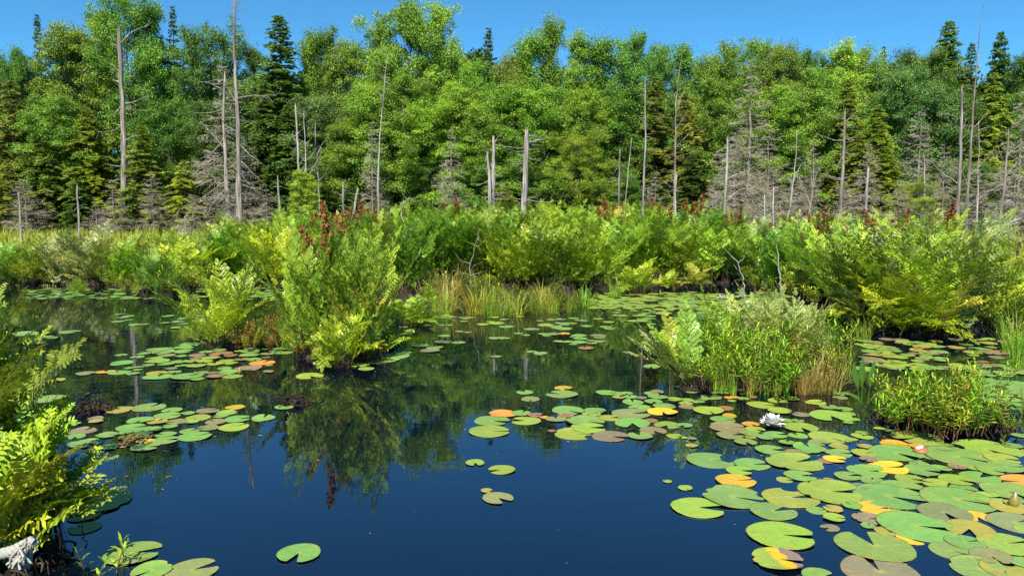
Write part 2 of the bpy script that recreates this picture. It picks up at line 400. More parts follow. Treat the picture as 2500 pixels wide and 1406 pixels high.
def frond_arrays(rng, base, az, L, lean, curl, pin, npair, bare=.36, roll=.3, sideb=0.0):
    k = 14; s = np.linspace(0, 1, k)
    th = lean + curl * s ** 1.5
    e = np.array([math.cos(az), math.sin(az), 0]); sd = np.array([-e[1], e[0], 0]); up = np.array([0, 0, 1.])
    d = np.sin(th)[:, None] * e + np.cos(th)[:, None] * up + sideb * (s ** 1.5)[:, None] * sd
    d = nrm(d); n = -np.cos(th)[:, None] * e + np.sin(th)[:, None] * up
    P = base + np.concatenate([[np.zeros(3)], np.cumsum(d[:-1] * L / (k - 1), 0)])
    t = np.linspace(bare, .985, npair); PP, AX, PN, PL = [], [], [], []
    for tj in t:
        p = np.array([np.interp(tj, s, P[:, j]) for j in range(3)]); dj = nrm(np.array([np.interp(tj, s, d[:, j]) for j in range(3)])); nj = nrm(np.array([np.interp(tj, s, n[:, j]) for j in range(3)]))
        pl = pin * math.sin(PI * (.27 + .68 * (tj - bare) / (1 - bare))) ** .8
        for sg in (1, -1):
            a = rng.normal(.62, .10) + .35 * (tj - bare)
            sdj = np.cross(nj, dj)
            ax = nrm(sg * sdj * math.cos(a) + dj * math.sin(a) + nj * rng.normal(.10, .14))
            ro = rng.normal(0, roll); pn = nrm(nj * math.cos(ro) + np.cross(ax, nj) * math.sin(ro)); pn = nrm(pn - ax * np.dot(pn, ax))
            PP.append(p); AX.append(ax); PN.append(pn); PL.append(pl * rng.uniform(.85, 1.12))
    PP.append(P[-1]); AX.append(d[-1]); PN.append(n[-1]); PL.append(pin * .45)
    return P, np.array(PP), np.array(AX), np.array(PN), np.array(PL)
def frond_mesh(fol, stk, rng, base, az, L, lean, curl, pin=.17, npair=9, m=8, hexa=False, t0=.5, wid=.38, ln=.30, sr=.0055, **kw):
    P, PP, AX, PN, PL = frond_arrays(rng, base, az, L, lean, curl, pin, npair, **kw)
    k = len(P); tubes(stk, P, np.linspace(sr, sr * .3, k), 5, .5)
    if hexa: tubes(stk, np.stack([PP, PP + AX * PL[:, None] * .5, PP + AX * PL[:, None] * .95], 1), np.stack([PL * 0 + sr * .35, PL * 0 + sr * .28, PL * 0 + sr * .15], 1), 4)
    s = (np.arange(m) + .6) / m
    sz = (1 - .62 * np.abs(s - .4) ** 1.3)
    B = nrm(np.cross(PN, AX))
    for sg in (1, -1):
        Pq = PP[:, None] + AX[:, None] * (s[None, :, None] * PL[:, None, None])
        D = sg * B[:, None] * .92 + AX[:, None] * .42 + PN[:, None] * rng.normal(.05, .12, (len(PP), m, 1))
        N = PN[:, None] + rng.normal(0, .14, Pq.shape)
        Lq = (ln * PL[:, None] * sz[None]) * rng.uniform(.88, 1.1, (len(PP), m))
        t = np.clip(t0 + rng.normal(0, .09, Lq.shape), 0, 1)
        leaves(fol, Pq.reshape(-1, 3), D.reshape(-1, 3), N.reshape(-1, 3), Lq.ravel(), Lq.ravel() * wid, t.ravel(), hexa)
    leaves(fol, PP + AX * (PL * .86)[:, None], AX, PN, PL * ln * .8, PL * ln * wid * .9, np.clip(t0 + rng.normal(0, .05, len(PP)), 0, 1), hexa)

def root_blob(mb, rng, R, Hh, n=22, rough=.2):
    a = np.linspace(0, 2 * PI, n, endpoint=False); z = np.array([-.3, -.06, .0, .35, .7, .92, 1.0]); r = np.array([1.0, 1.03, 1.02, .98, .78, .42, .08])
    V = np.stack([np.stack([np.cos(a) * q * R, np.sin(a) * q * R, np.full(n, zz * Hh)], 1) for zz, q in zip(z, r)])
    V = V + rng.normal(0, rough * .35, V.shape) * np.array([R, R, Hh]) * np.array([1, 1, .5])
    V[1, :, 2] = -.05; V[0, :, 2] = -.3
    i = np.arange(V.shape[0] * n).reshape(V.shape[0], n)
    mb.add(V.reshape(-1, 3), [np.stack([i[:-1], np.roll(i[:-1], -1, 1), np.roll(i[1:], -1, 1), i[1:]], -1).reshape(-1, 4), i[-1:]])
def root_strands(mb, rng, R, Hh, n, rad=.005, spread=1.25):
    a = rng.random(n) * 2 * PI; r0 = R * rng.uniform(.35, 1.0, n); r1 = R * rng.uniform(.8, spread, n)
    a2 = a + rng.normal(0, .4, n)
    P0 = np.stack([np.cos(a) * r0, np.sin(a) * r0, Hh * rng.uniform(.5, 1.15, n)], 1)
    P2 = np.stack([np.cos(a2) * r1, np.sin(a2) * r1, np.full(n, -.04)], 1)
    P1 = (P0 + P2) / 2 + np.stack([np.cos(a), np.sin(a), np.zeros(n)], 1) * R * .15 + rng.normal(0, .03, (n, 3))
    q = np.linspace(0, 1, 6)[None, :, None]
    P = (1 - q) ** 2 * P0[:, None] + 2 * q * (1 - q) * P1[:, None] + q * q * P2[:, None]
    tubes(mb, P, rng.uniform(.4, 1.3, (n, 1)) * rad * np.linspace(1, .6, 6)[None], 4)

def fern_clump(seed, nf=18, L=1.15, lean=(.03, .5), curl=(.12, .7), pin=.23, spikes=0, side=None, bow=None, mound=.16):
    rng = np.random.default_rng(seed); fol, stk, rt = MB(), MB(), MB(); sps = []
    for i in range(nf):
        az = i * 2.4 + rng.normal(0, .3)
        if side is not None: az = side + rng.normal(0, .8)
        b = np.array([rng.normal(0, .09), rng.normal(0, .09), .04 + rng.random() * .05])
        u = (i + .5) / nf
        frond_mesh(fol, stk, rng, b, az, L * rng.uniform(.72, 1.08) * (1 - .15 * u), lean[0] + (lean[1] - lean[0]) * u + rng.normal(0, .07), rng.uniform(*curl),
                   pin * rng.uniform(.85, 1.15), t0=np.clip(rng.normal(.5, .15), .1, .9), sideb=rng.normal(0, .25), bare=.24)
    for i in range(int(nf * .4)):        # short young fronds that hide the foot
        az = rng.random() * 6.28 if side is None else side + rng.normal(0, 1)
        frond_mesh(fol, stk, rng, np.array([rng.normal(0, .14), rng.normal(0, .14), .03]), az, L * rng.uniform(.35, .62), rng.uniform(.2, .95), rng.uniform(.2, .8), pin * rng.uniform(.6, .85), npair=6,
                   t0=np.clip(rng.normal(.52, .16), .1, .9), sideb=rng.normal(0, .3), bare=.18)
    if spikes:
        for i in range(spikes):
            az = rng.random() * 6.28; ln = L * rng.uniform(.92, 1.12); th = rng.uniform(.05, .35)
            q = np.linspace(0, 1, 6); e = np.array([math.cos(az), math.sin(az), 0])
            P = np.array([0, 0, .05]) + e * (math.sin(th) * q * ln)[:, None] + np.array([0, 0, 1]) * (math.cos(th) * q * ln)[:, None]
            tubes(stk, P, np.linspace(.005, .002, 6), 4)
            n = 150; u = rng.uniform(.66, 1.04, n)
            C = np.array([0, 0, .05]) + e * (math.sin(th) * u * ln)[:, None] + np.array([0, 0, 1]) * (math.cos(th) * u * ln)[:, None]
            w_ = .055 * (1.08 - u)[:, None] / .3 + .006
            D = rng.normal(0, 1, (n, 3)) + np.array([0, 0, 1.0])
            sp = MB(); sps.append(sp); leaves(sp, C + rng.normal(0, .6, (n, 3)) * w_, D, rng.normal(0, 1, (n, 3)), .05, .024, .5)
    root_blob(rt, rng, .16, mound); root_strands(rt, rng, .2, mound + .1, 46, .005, 1.5)
    return dict(foliage=(fol.mesh('foliage'), M_FERN), stalk_cluster=(stk.mesh('stalk_cluster', True), M_FSTEM), root_mass=(rt.mesh('root_mass'), M_ROOT),
                fertile_spike=[(q_.mesh('fertile_spike'), M_SPORE) for q_ in sps])  # rusty spore clusters on upright stalks, one mesh per spike

def blades(mb, base, az, lean, curl, L, W, t):
    n = len(base); k = 6; s = np.linspace(0, 1, k)
    th = lean[:, None] + curl[:, None] * s[None] ** 1.6
    e = np.stack([np.cos(az), np.sin(az), 0 * az], 1); sd = np.stack([-np.sin(az), np.cos(az), 0 * az], 1)
    d = np.sin(th)[..., None] * e[:, None] + np.cos(th)[..., None] * np.array([0, 0, 1.])
    P = base[:, None] + np.concatenate([np.zeros((n, 1, 3)), np.cumsum(d[:, :-1], 1)], 1) * (L / (k - 1))[:, None, None]
    w_ = (W[:, None] * (1 - s[None] ** 2 * .95) / 2)[..., None] * sd[:, None]
    V = np.stack([P - w_, P + w_], 2); i = np.arange(n * k * 2).reshape(n, k, 2)
    mb.add(V.reshape(-1, 3), np.stack([i[:, :-1, 0], i[:, :-1, 1], i[:, 1:, 1], i[:, 1:, 0]], -1).reshape(-1, 4), np.repeat(t, k * 2))
def grass_tuft(seed, n=110, L=.6, R=.13, lean=.5, curl=1.1, W=.008, dry=.12):
    rng = np.random.default_rng(seed); mb = MB()
    r = R * np.sqrt(rng.random(n)); a = rng.random(n) * 6.28
    base = np.stack([np.cos(a) * r, np.sin(a) * r, -.03 + 0 * a], 1)
    az = a + rng.normal(0, .7, n)
    t = np.clip(rng.normal(.5, .16, n), 0, .88); t[rng.random(n) < dry] = .97
    blades(mb, base, az, np.abs(rng.normal(0, lean * .6, n)), np.abs(rng.normal(0, curl * .7, n)), L * rng.uniform(.5, 1.15, n), W * rng.uniform(.6, 1.4, n), t)
    return mb.mesh('blade_tuft')

def herb(seed, ns=12, H=.6, R=.14, gap=.035, ll=.07, lw=.16, whorl=3, up=.75, dead=.10, lean=.25, bare=.36):
    """clump of upright leafy stems"""
    rng = np.random.default_rng(seed); st, lf = MB(), MB()
    for i in range(ns):
        a = rng.random() * 6.28; r = R * math.sqrt(rng.random()); h = H * rng.uniform(.55, 1.1); th = rng.normal(0, lean) ; az = a + rng.normal(0, .5)
        q = np.linspace(0, 1, 6); e = np.array([math.cos(az), math.sin(az), 0])
        b = np.array([math.cos(a) * r, math.sin(a) * r, -.04]); cv = abs(th) + .1
        P = b + e * ((cv * q + .15 * q * q) * h)[:, None] + np.array([0, 0, 1]) * (q * h * math.cos(cv))[:, None]
        tubes(st, P, np.linspace(.0042, .0016, 6), 5)
        nw = max(3, int(h * (1 - bare) / gap)); u = np.repeat(np.linspace(bare, 1, nw) + rng.normal(0, .01, nw), whorl)
        C = np.stack([np.interp(u, q, P[:, j]) for j in range(3)], 1)
        la = np.tile(np.arange(whorl) * 2 * PI / whorl, nw) + np.repeat(np.arange(nw) * 1.1, whorl) + rng.normal(0, .25, len(u))
        D = np.stack([np.cos(la), np.sin(la), up + .7 * (u > .93) + rng.normal(0, .2, len(u)) - .5 * (1 - u)], 1)
        N = np.array([0, 0, 1.]) - np.stack([np.cos(la), np.sin(la), 0 * la], 1) * .4 + rng.normal(0, .2, D.shape)
        sz = ll * (1.05 - .4 * np.abs(u - .55)) * rng.uniform(.7, 1.2, len(u))
        t = np.clip(rng.normal(.5, .13) + .25 * (u - .6) + rng.normal(0, .1, len(u)), 0, .94); t[rng.random(len(u)) < dead * (1.3 - u)] = .98
        leaves(lf, C, D, N, sz, sz * lw * rng.uniform(.85, 1.2, len(u)), t, True, .1)
    return dict(stem=(st.mesh('stem', True), M_STEM), leaves=(lf.mesh('foliage'), M_LEAF))

# ------------------------------------------------------------------ placing and labelling
ORD = ['', 'second ', 'third ', 'fourth ', 'fifth ', 'sixth ', 'seventh ', 'eighth ', 'ninth ', 'tenth ', 'eleventh ', 'twelfth ', 'thirteenth ', 'fourteenth ', 'fifteenth ', 'sixteenth ', 'seventeenth ', 'eighteenth ', 'nineteenth ', 'twentieth ']
ORD += ['twenty-' + o.strip() + ' ' for o in ORD[1:10]]
pend = []
def later(o, desc, px, py, table): pend.append((o, desc, px, py, table))
def finish_labels(two_d=('pad',)):
    groups = {}
    for o, desc, px, py, tb in pend:
        lm = LAND[tb]; best = None
        for name, lx, ly in lm:
            if tb == 'pad':
                dx, dy = px - lx, (py - ly) * 2.2
                dist = math.hypot(dx, dy)
                rel = ('right of' if dx > 0 else 'left of') if abs(dx) > abs(dy) else ('in front of' if dy > 0 else 'behind')
            else:
                dx = px - lx; dist = abs(dx); rel = 'right of' if dx > 0 else 'left of'
            if best is None or dist < best[0]: best = (dist, rel, name)
        groups.setdefault((desc, best[1], best[2]), []).append((best[0], o))
    for (desc, rel, name), lst in groups.items():
        lst.sort(key=lambda z: z[0])
        for i, (d, o) in enumerate(lst):
            o['label'] = f"{desc}, {ORD[i]}{'closest' if i else 'closest one'} {rel} {name}" if len(lst) > 1 else f"{desc}, {rel} {name}"
def place(name, meshes, loc, rz, sc, color, cat, group, label=None):
    """one thing from shared meshes: parts are children of an Empty; .copy()-like linking of shared data"""
    root = empty(name, loc, rz, cat, group, label)
    root.scale = sc if hasattr(sc, '__len__') else (sc, sc, sc)
    for part, mm in meshes.items():
        if mm is None: continue
        for me, m in (mm if isinstance(mm, list) else [mm]):
            if not me.materials: me.materials.append(m)
            o = link(part if part != 'leaves' else 'foliage', me, root); o.color = (*color, 1)
    return root
R0 = np.random.default_rng(11)
LAND = {}
# ------------------------------------------------------------------ living trees
BL = [broadleaf(1), broadleaf(2, W=5.2, nl=42, vert=.45), broadleaf(3, W=3.6, nl=44, vert=.7), broadleaf(4, W=5.6, nl=40, base=.3, per=170, vert=.25),
      broadleaf(5, W=3.0, nl=46, spiky=.5, vert=.8), broadleaf(6, W=4.2, nl=46, base=.10, lean=.5)]
CF = [conifer(21, power=.68, whorl=38), conifer(22, W=3.4, whorl=36, droop=.25, dens=1.05), conifer(23, W=5.0, droop=.5, whorl=30, power=.6), conifer(24, W=5.0, whorl=42, droop=.3, base=.02, power=.6, dens=1.1)]
LC = dict(mid=(0.223, 0.376, 0.055), deep=(0.152, 0.290, 0.052), bright=(0.291, 0.463, 0.058), oak=(0.095, 0.185, 0.036), blue=(0.172, 0.300, 0.094), tan=(0.213, 0.291, 0.050),
          hem=(0.140, 0.252, 0.043), lime=(0.367, 0.452, 0.052), olive=(0.281, 0.329, 0.058))
WORD = dict(mid='mid-green', deep='deep green', bright='bright green', oak='dark', blue='blue-green', tan='pale', hem='dark green', lime='yellow-green', olive='olive-green')
LAND['tree'] = [('the tall stubby snag at far left', 300, 0), ('the double-trunked dead giant', 572, 0), ('the twin grey poles', 728, 0), ('the thin leaning pole', 940, 0),
                ('the thick broken snag', 1280, 0), ('the straight slim pole', 1573, 0), ('the big dead spruce', 1832, 0), ('the hook-topped dark snag', 2056, 0), ('the tallest leaning pole', 2385, 0)]
def tree(px, top, kind, v, c, wpx, Y, base=None):
    """top of the crown at photo pixel (px, top), at distance Y"""
    Y = near(Y); P = atd(px, top, Y); gz = float(ground_z(P[0], Y)); H = P[2] - gz + .25
    src, nomW = (BL[v], [4.6, 5.2, 3.6, 5.6, 3.0, 4.2][v]) if kind == 'b' else (CF[v], [4.2, 3.4, 5.0, 5.6][v])
    s = H / 10; wxy = (wpx / F * Y) / nomW
    wxy = min(max(wxy, .6 * s), 1.5 * s)
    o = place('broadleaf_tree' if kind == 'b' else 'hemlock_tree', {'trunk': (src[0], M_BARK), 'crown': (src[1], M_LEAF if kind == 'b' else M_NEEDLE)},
              (P[0], Y, gz - .2), R0.random() * 6.28, (wxy, wxy, s), (lambda k: tuple(x * k * R0.uniform(.92, 1.08) for x in LC[c]))(R0.uniform(.75, 1.2)), 'tree', 'living trees along the forest edge')
    size = 'tall' if top < 130 else ('low' if top > 330 else 'middling')
    later(o, f"{size} {WORD[c]} {'leafy tree' if kind == 'b' else 'feathery evergreen'}", px, top, 'tree')
    return o
TREES = [  # skyline
    (-30, 190, 'b', 1, 'oak', 200, 43), (40, 120, 'b', 0, 'deep', 120, 45), (97, 42, 'c', 1, 'oak', 95, 48), (165, 62, 'b', 0, 'tan', 200, 44), (210, 120, 'b', 3, 'deep', 150, 46),
    (248, 10, 'b', 4, 'mid', 120, 46), (305, -12, 'b', 3, 'mid', 190, 45), (370, 12, 'b', 2, 'deep', 130, 46), (424, 18, 'c', 1, 'hem', 90, 47), (480, 75, 'b', 5, 'deep', 150, 45), (545, 85, 'b', 3, 'deep', 150, 46), (610, 110, 'b', 2, 'deep', 110, 48),
    (682, 42, 'c', 0, 'hem', 260, 42), (752, 78, 'b', 4, 'mid', 95, 44), (800, 72, 'b', 2, 'deep', 120, 44), (852, 100, 'b', 0, 'mid', 150, 44),
    (935, 45, 'b', 5, 'mid', 150, 43), (1000, 2, 'b', 0, 'mid', 190, 42), (1072, 8, 'b', 2, 'mid', 125, 42.5), (1115, 140, 'b', 1, 'bright', 140, 44),
    (1203, 72, 'c', 1, 'hem', 130, 44), (1160, 150, 'b', 1, 'mid', 150, 42), (1245, 135, 'b', 0, 'olive', 130, 43), (1285, 82, 'b', 4, 'mid', 130, 43), (1345, 42, 'b', 4, 'mid', 95, 44), (1412, 85, 'b', 2, 'bright', 130, 43), (1475, 92, 'b', 4, 'mid', 130, 43.5),
    (1552, 82, 'b', 1, 'deep', 150, 43), (1610, 112, 'b', 0, 'deep', 130, 45), (1680, 105, 'b', 4, 'deep', 100, 46), (1735, 135, 'b', 0, 'mid', 130, 43), (1792, 108, 'b', 5, 'mid', 140, 42), (1855, 102, 'b', 1, 'mid', 150, 44),
    (1915, 108, 'b', 0, 'mid', 140, 42), (1965, 126, 'b', 1, 'deep', 120, 44), (2062, 106, 'b', 2, 'bright', 150, 43), (2112, 118, 'b', 0, 'mid', 130, 45), (2152, 118, 'c', 1, 'oak', 80, 47), (2190, 142, 'b', 4, 'blue', 120, 46),
    (2225, 118, 'b', 4, 'oak', 90, 48), (2318, 56, 'c', 3, 'mid', 210, 44), (2285, 120, 'b', 1, 'deep', 150, 43), (2372, 108, 'c', 0, 'hem', 120, 45), (2448, 80, 'c', 3, 'deep', 150, 46), (2520, 125, 'b', 1, 'oak', 170, 44),
    # middle and front layers
    (20, 200, 'c', 2, 'olive', 190, 40), (120, 235, 'b', 1, 'mid', 210, 40), (215, 265, 'c', 2, 'lime', 190, 39.5), (345, 310, 'c', 0, 'lime', 170, 38), (405, 250, 'b', 0, 'deep', 170, 41), (450, 395, 'c', 2, 'lime', 140, 37.5), (505, 250, 'b', 1, 'deep', 170, 41),
    (640, 200, 'c', 2, 'hem', 190, 39.5), (700, 260, 'c', 0, 'hem', 180, 39), (775, 235, 'b', 1, 'blue', 200, 40), (845, 300, 'b', 0, 'mid', 190, 39), (905, 210, 'b', 0, 'mid', 200, 40), (985, 190, 'b', 1, 'mid', 220, 39), (1060, 260, 'b', 5, 'bright', 190, 38.5),
    (1110, 205, 'b', 0, 'bright', 190, 40), (1185, 250, 'b', 1, 'mid', 200, 39.5), (1255, 210, 'b', 0, 'mid', 210, 40), (1330, 215, 'b', 1, 'mid', 210, 39), (1405, 330, 'b', 3, 'lime', 170, 36.5), (1425, 220, 'b', 0, 'bright', 190, 40),
    (1500, 215, 'b', 5, 'deep', 180, 40.5), (1600, 195, 'c', 2, 'olive', 190, 40), (1670, 230, 'c', 2, 'olive', 180, 39), (1745, 195, 'b', 1, 'mid', 180, 40), (1905, 215, 'b', 0, 'mid', 200, 40), (1990, 170, 'b', 1, 'mid', 190, 41),
    (2075, 200, 'c', 2, 'olive', 190, 40), (2140, 260, 'c', 2, 'lime', 180, 38.5), (2215, 170, 'b', 1, 'blue', 210, 41), (2270, 215, 'b', 0, 'blue', 180, 40.5), (2335, 240, 'b', 0, 'deep', 170, 41), (2432, 180, 'c', 2, 'lime', 170, 40), (2490, 230, 'b', 1, 'deep', 160, 42),
    # low young growth at the foot
    (330, 470, 'c', 2, 'hem', 120, 37), (90, 330, 'c', 2, 'olive', 170, 38), (185, 440, 'c', 2, 'hem', 150, 37.5), (15, 400, 'c', 2, 'olive', 150, 37), (600, 330, 'c', 2, 'hem', 150, 38), (665, 400, 'c', 2, 'hem', 160, 37.5), (735, 420, 'b', 2, 'lime', 95, 30), (790, 440, 'c', 2, 'hem', 150, 36), (855, 440, 'c', 2, 'deep', 150, 36),
    (940, 420, 'c', 2, 'hem', 140, 37), (1010, 400, 'b', 0, 'deep', 150, 38), (1165, 400, 'b', 1, 'deep', 160, 38), (1235, 450, 'c', 2, 'lime', 120, 36), (1330, 410, 'b', 0, 'deep', 160, 38), (1465, 440, 'b', 3, 'mid', 140, 36), (1530, 430, 'b', 0, 'deep', 140, 37), (1600, 420, 'c', 2, 'hem', 140, 37.5),
    (1690, 380, 'c', 2, 'hem', 170, 36.5), (1745, 430, 'b', 0, 'deep', 140, 38), (1950, 400, 'c', 2, 'hem', 150, 38), (2100, 330, 'c', 2, 'olive', 170, 36.5), (2165, 360, 'c', 2, 'lime', 170, 36), (2240, 450, 'b', 3, 'lime', 130, 30), (2290, 400, 'c', 2, 'hem', 150, 38), (2385, 400, 'b', 0, 'deep', 140, 38), (2460, 420, 'c', 2, 'hem', 150, 38),
]
for a in TREES: tree(*a)
# the shaded wood behind the edge: one mass
def woods():
    rng = np.random.default_rng(5); cr = MB()
    for px in range(-260, 2800, 62):
        if 225 < px < 325: continue
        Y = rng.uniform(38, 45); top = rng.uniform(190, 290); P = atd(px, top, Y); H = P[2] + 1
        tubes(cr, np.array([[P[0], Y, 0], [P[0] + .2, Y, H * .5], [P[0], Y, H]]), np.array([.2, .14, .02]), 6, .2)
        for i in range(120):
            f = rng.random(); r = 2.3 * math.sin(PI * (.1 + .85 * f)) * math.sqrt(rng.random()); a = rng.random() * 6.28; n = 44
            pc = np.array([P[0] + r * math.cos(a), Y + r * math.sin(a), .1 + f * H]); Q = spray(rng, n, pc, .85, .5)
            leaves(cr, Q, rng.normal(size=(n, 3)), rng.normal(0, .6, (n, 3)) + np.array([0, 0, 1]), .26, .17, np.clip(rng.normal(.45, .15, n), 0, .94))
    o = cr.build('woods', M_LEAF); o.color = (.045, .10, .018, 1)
    tag(o, 'dense shaded green woods filling the gaps behind the edge trees', 'woods', kind='stuff')
woods()

# ------------------------------------------------------------------ dead trees
def stubs(n, seed, lo=.15, hi=.98, l=28, r=3, up=-4):
    rng = np.random.default_rng(seed)
    return [(rng.uniform(lo, hi), float(rng.choice([-1, 1]) * rng.uniform(.35, 1) * l), float(up + rng.normal(0, 10)), r * rng.uniform(.6, 1.2)) for _ in range(n)]
def snag(name, bx, by, tx, ty, Y, wb, label, m=M_DEAD, tip=.45, jag=.05, br=(), bend=0.0, seed=0, root=0.0, group=None, roughness=.10):
    """(bx,by) foot and (tx,ty) top in photo pixels, both at distance Y; wb trunk width in pixels; br: (height 0..1, dx px, dy px, radius px)"""
    Y = near(Y); rng = np.random.default_rng(seed + int(bx)); B = atd(bx, by, Y); B[2] = min(B[2], float(ground_z(B[0], Y))) - .05; T = atd(tx, ty, Y)
    r0 = wb * .64 / 2 / F * Y; tip = tip * .85; k = 26; q = np.linspace(0, 1, k); hh = np.linalg.norm(T - B)
    P = B * 0 + (T - B) * q[:, None] + np.stack([bend * hh * np.sin(PI * q) + np.cumsum(rng.normal(0, .017 * hh / 6, k)) * q * (1 - q ** 6), np.cumsum(rng.normal(0, .006 * hh / 6, k)) * q, 0 * q], 1)
    R = r0 * (1 - (1 - tip) * q ** .9) * (1 + root * np.exp(-q * 14)) * (1 + rng.normal(0, .03, k))
    mb = MB(); s = 14; a = np.linspace(0, 2 * PI, s, endpoint=False)
    rid = 1 + roughness * 1.3 * np.sin(a * 3 + rng.random() * 6) + roughness * np.sin(a * 5 + 1)
    V = P[:, None] + (R[:, None] * (rid[None] + rng.normal(0, .08, (k, s))))[..., None] * np.stack([np.cos(a), np.sin(a), 0 * a], 1)[None]
    V[-1, :, 2] += rng.random(s) ** 2 * jag * hh; V[-1, :, :2] = P[-1, :2] + (V[-1, :, :2] - P[-1, :2]) * .8
    i = np.arange(k * s).reshape(k, s)
    ci = k * s
    mb.add(np.concatenate([V.reshape(-1, 3), [P[-1] - (T - B) * .02]]), [np.stack([i[:-1], np.roll(i[:-1], -1, 1), np.roll(i[1:], -1, 1), i[1:]], -1).reshape(-1, 4),
           np.stack([i[-1], np.roll(i[-1], -1), np.full(s, ci)], 1)])
    o = empty(name, B, 0, 'dead tree', group, label); mb.build('trunk', m, o, False)
    if wb >= 8 and by < 560: br = list(br) + stubs(int(9 + wb * .6), int(bx * 7), .10, .97, wb * 1.2 + 14, 1.8)
    for (f, dx, dy, rp) in br:
        p0 = np.array([np.interp(f, q, P[:, j]) for j in range(3)])
        d = np.array([dx / F * Y, rng.normal(0, .3) * abs(dx) / F * Y, -dy / F * Y]); L = np.linalg.norm(d); qq = np.linspace(0, 1, 8)
        sagv = rng.normal(0, .06) * L
        lp = p0 + d * qq[:, None] + np.stack([np.cumsum(rng.normal(0, .012, 8)) * L, 0 * qq, sagv * np.sin(PI * qq) + np.cumsum(rng.normal(0, .014, 8)) * L], 1)
        b = MB(); rr = max(rp / 2 / F * Y, .006)
        tubes(b, lp, rr * (1 - .75 * qq), 6)
        for c in range(int(L * 3.5)):
            u = rng.uniform(.3, 1); p = np.array([np.interp(u, qq, lp[:, j]) for j in range(3)]); d2 = nrm(d / L + rng.normal(0, .7, 3)) * L * rng.uniform(.12, .32)
            tubes(b, np.array([p, p + d2 * .5 + rng.normal(0, .02, 3), p + d2]), np.array([rr * .35, rr * .25, .003]), 4)
        b.build('branch', m, o, False)
    return o
G = 'bare standing dead trunks'
snag('dead_tree', 303, 578, 290, 82, 37.5, 27, 'tall thick grey snag with broken top and many short branch stubs at far left', M_GREYBARK, .5, .04,
     [(.95, 62, -50, 4), (.93, -14, -10, 5), (.8, -22, -24, 5), (.76, -20, -8, 6), (.66, 60, -18, 5), (.64, 48, 4, 3), (.66, -30, 25, 4), (.55, -18, -6, 6), (.56, -50, 18, 3), (.48, 54, -14, 4), (.38, 60, 4, 4), (.36, -62, -8, 4), (.42, 40, -16, 3), (.3, -40, 6, 3), (.27, 40, 2, 3), (.85, 16, -14, 4)], .012, 1, .35, G)
snag('dead_tree', 583, 520, 576, -14, 33, 25, 'tallest bare dead trunk of the double giant, short stubs on its top', M_GREYBARK, .25, .02,
     [(.965, 20, -4, 2.5), (.90, 24, 0, 2.5), (.84, 40, -3, 3), (.80, 26, 2, 2), (.92, -10, -18, 3), (.94, -8, -30, 3), (.87, -9, -20, 4), (.98, -6, -16, 2), (.76, -12, -14, 4), (.58, 118, 18, 4), (.56, -40, -60, 3), (.4, 60, 50, 3), (.33, 60, 60, 3), (.24, 70, 50, 3), (.5, -110, 10, 3), (.2, -50, 60, 3)], .004, 2, .9, G)
snag('dead_tree', 560, 515, 548, 180, 33.4, 20, 'forked lesser trunk leaning against the double dead giant, with drooping grey limbs', M_GREYBARK, .35, .02,
     [(.62, -95, 80, 5), (.55, -60, -70, 4), (.8, -90, 4, 3), (.9, -70, -20, 3), (.36, -110, 70, 4), (.3, -70, 110, 4), (.7, 50, 30, 3), (.5, 60, 70, 3)], -.01, 3, .8, G)
snag('dead_tree', 733, 470, 720, 262, 32, 11, 'straighter left one of the twin grey poles', M_DEAD, .6, .05, [(.5, 20, -30, 2), (.8, 8, -6, 2), (.4, -14, -16, 2)], 0, 4, .1, G)
snag('dead_tree', 736, 470, 742, 270, 32.3, 8, 'thin forked right one of the twin grey poles', M_DEAD, .35, .03, [(.45, 40, -80, 3), (.6, 30, -40, 2), (.3, 30, -30, 2)], .02, 5, .1, G)
snag('dead_tree', 783, 440, 770, 300, 34, 7, 'thin mossy dead stem between the twin poles and the forest', M_DEAD, .4, .03, [(.5, 20, -20, 2), (.7, 30, -50, 2)], -.01, 6, .1, G)
snag('dead_tree', 923, 505, 949, 125, 30, 9.5, 'thin pale leaning pole with few twigs, left of centre', M_DEAD, .22, .02, stubs(9, 3, .3, .9, 24, 1.6), -.018, 7, .1, G)
snag('dead_tree', 1197, 538, 1190, 378, 22, 18, 'shorter split half of the broken stump pair', M_DEAD, .55, .08, [(.93, -7, -14, 4)], .01, 8, .5, G, .16)
snag('dead_tree', 1204, 530, 1204, 338, 22.3, 19, 'taller spiky half of the broken stump pair with thin side branches', M_DEAD, .55, .05,
     [(.95, 20, -24, 3), (.76, -20, -16, 3), (.70, 24, 8, 2.5), (.62, 40, 16, 2.5), (.52, 42, 4, 2), (.47, 38, -2, 2), (.96, 95, -2, 1.8), (.3, 26, 4, 2)], .0, 9, .5, G, .16)
snag('dead_tree', 1273, 517, 1285, 326, 22, 29, 'thick broken grey snag at centre with jagged top and thin side branches', M_DEAD, .58, .06,
     [(.92, 52, -18, 5), (.96, 22, -6, 3), (.86, 20, -3, 2.5), (.8, -20, -10, 3), (.45, 92, 2, 2.5), (.45, -38, -4, 2), (.28, 30, 2, 2), (.2, 44, 4, 2.5), (.14, 48, 6, 2.5), (.36, 60, 20, 2), (.33, -24, 6, 2)], .0, 10, .25, G, .14)
snag('dead_tree', 1512, 520, 1514, 366, 27, 9, 'short reddish-grey stump pole right of the thick broken snag', M_GREYBARK, .7, .05, [(.5, 12, -10, 2)], 0, 11, .1, G)
snag('dead_tree', 1520, 470, 1542, 340, 28, 6, 'slender leaning dead stem crossing behind the reddish stump pole', M_DEAD, .4, .03, [(.6, 10, -20, 1.5)], 0, 12, .1, G)
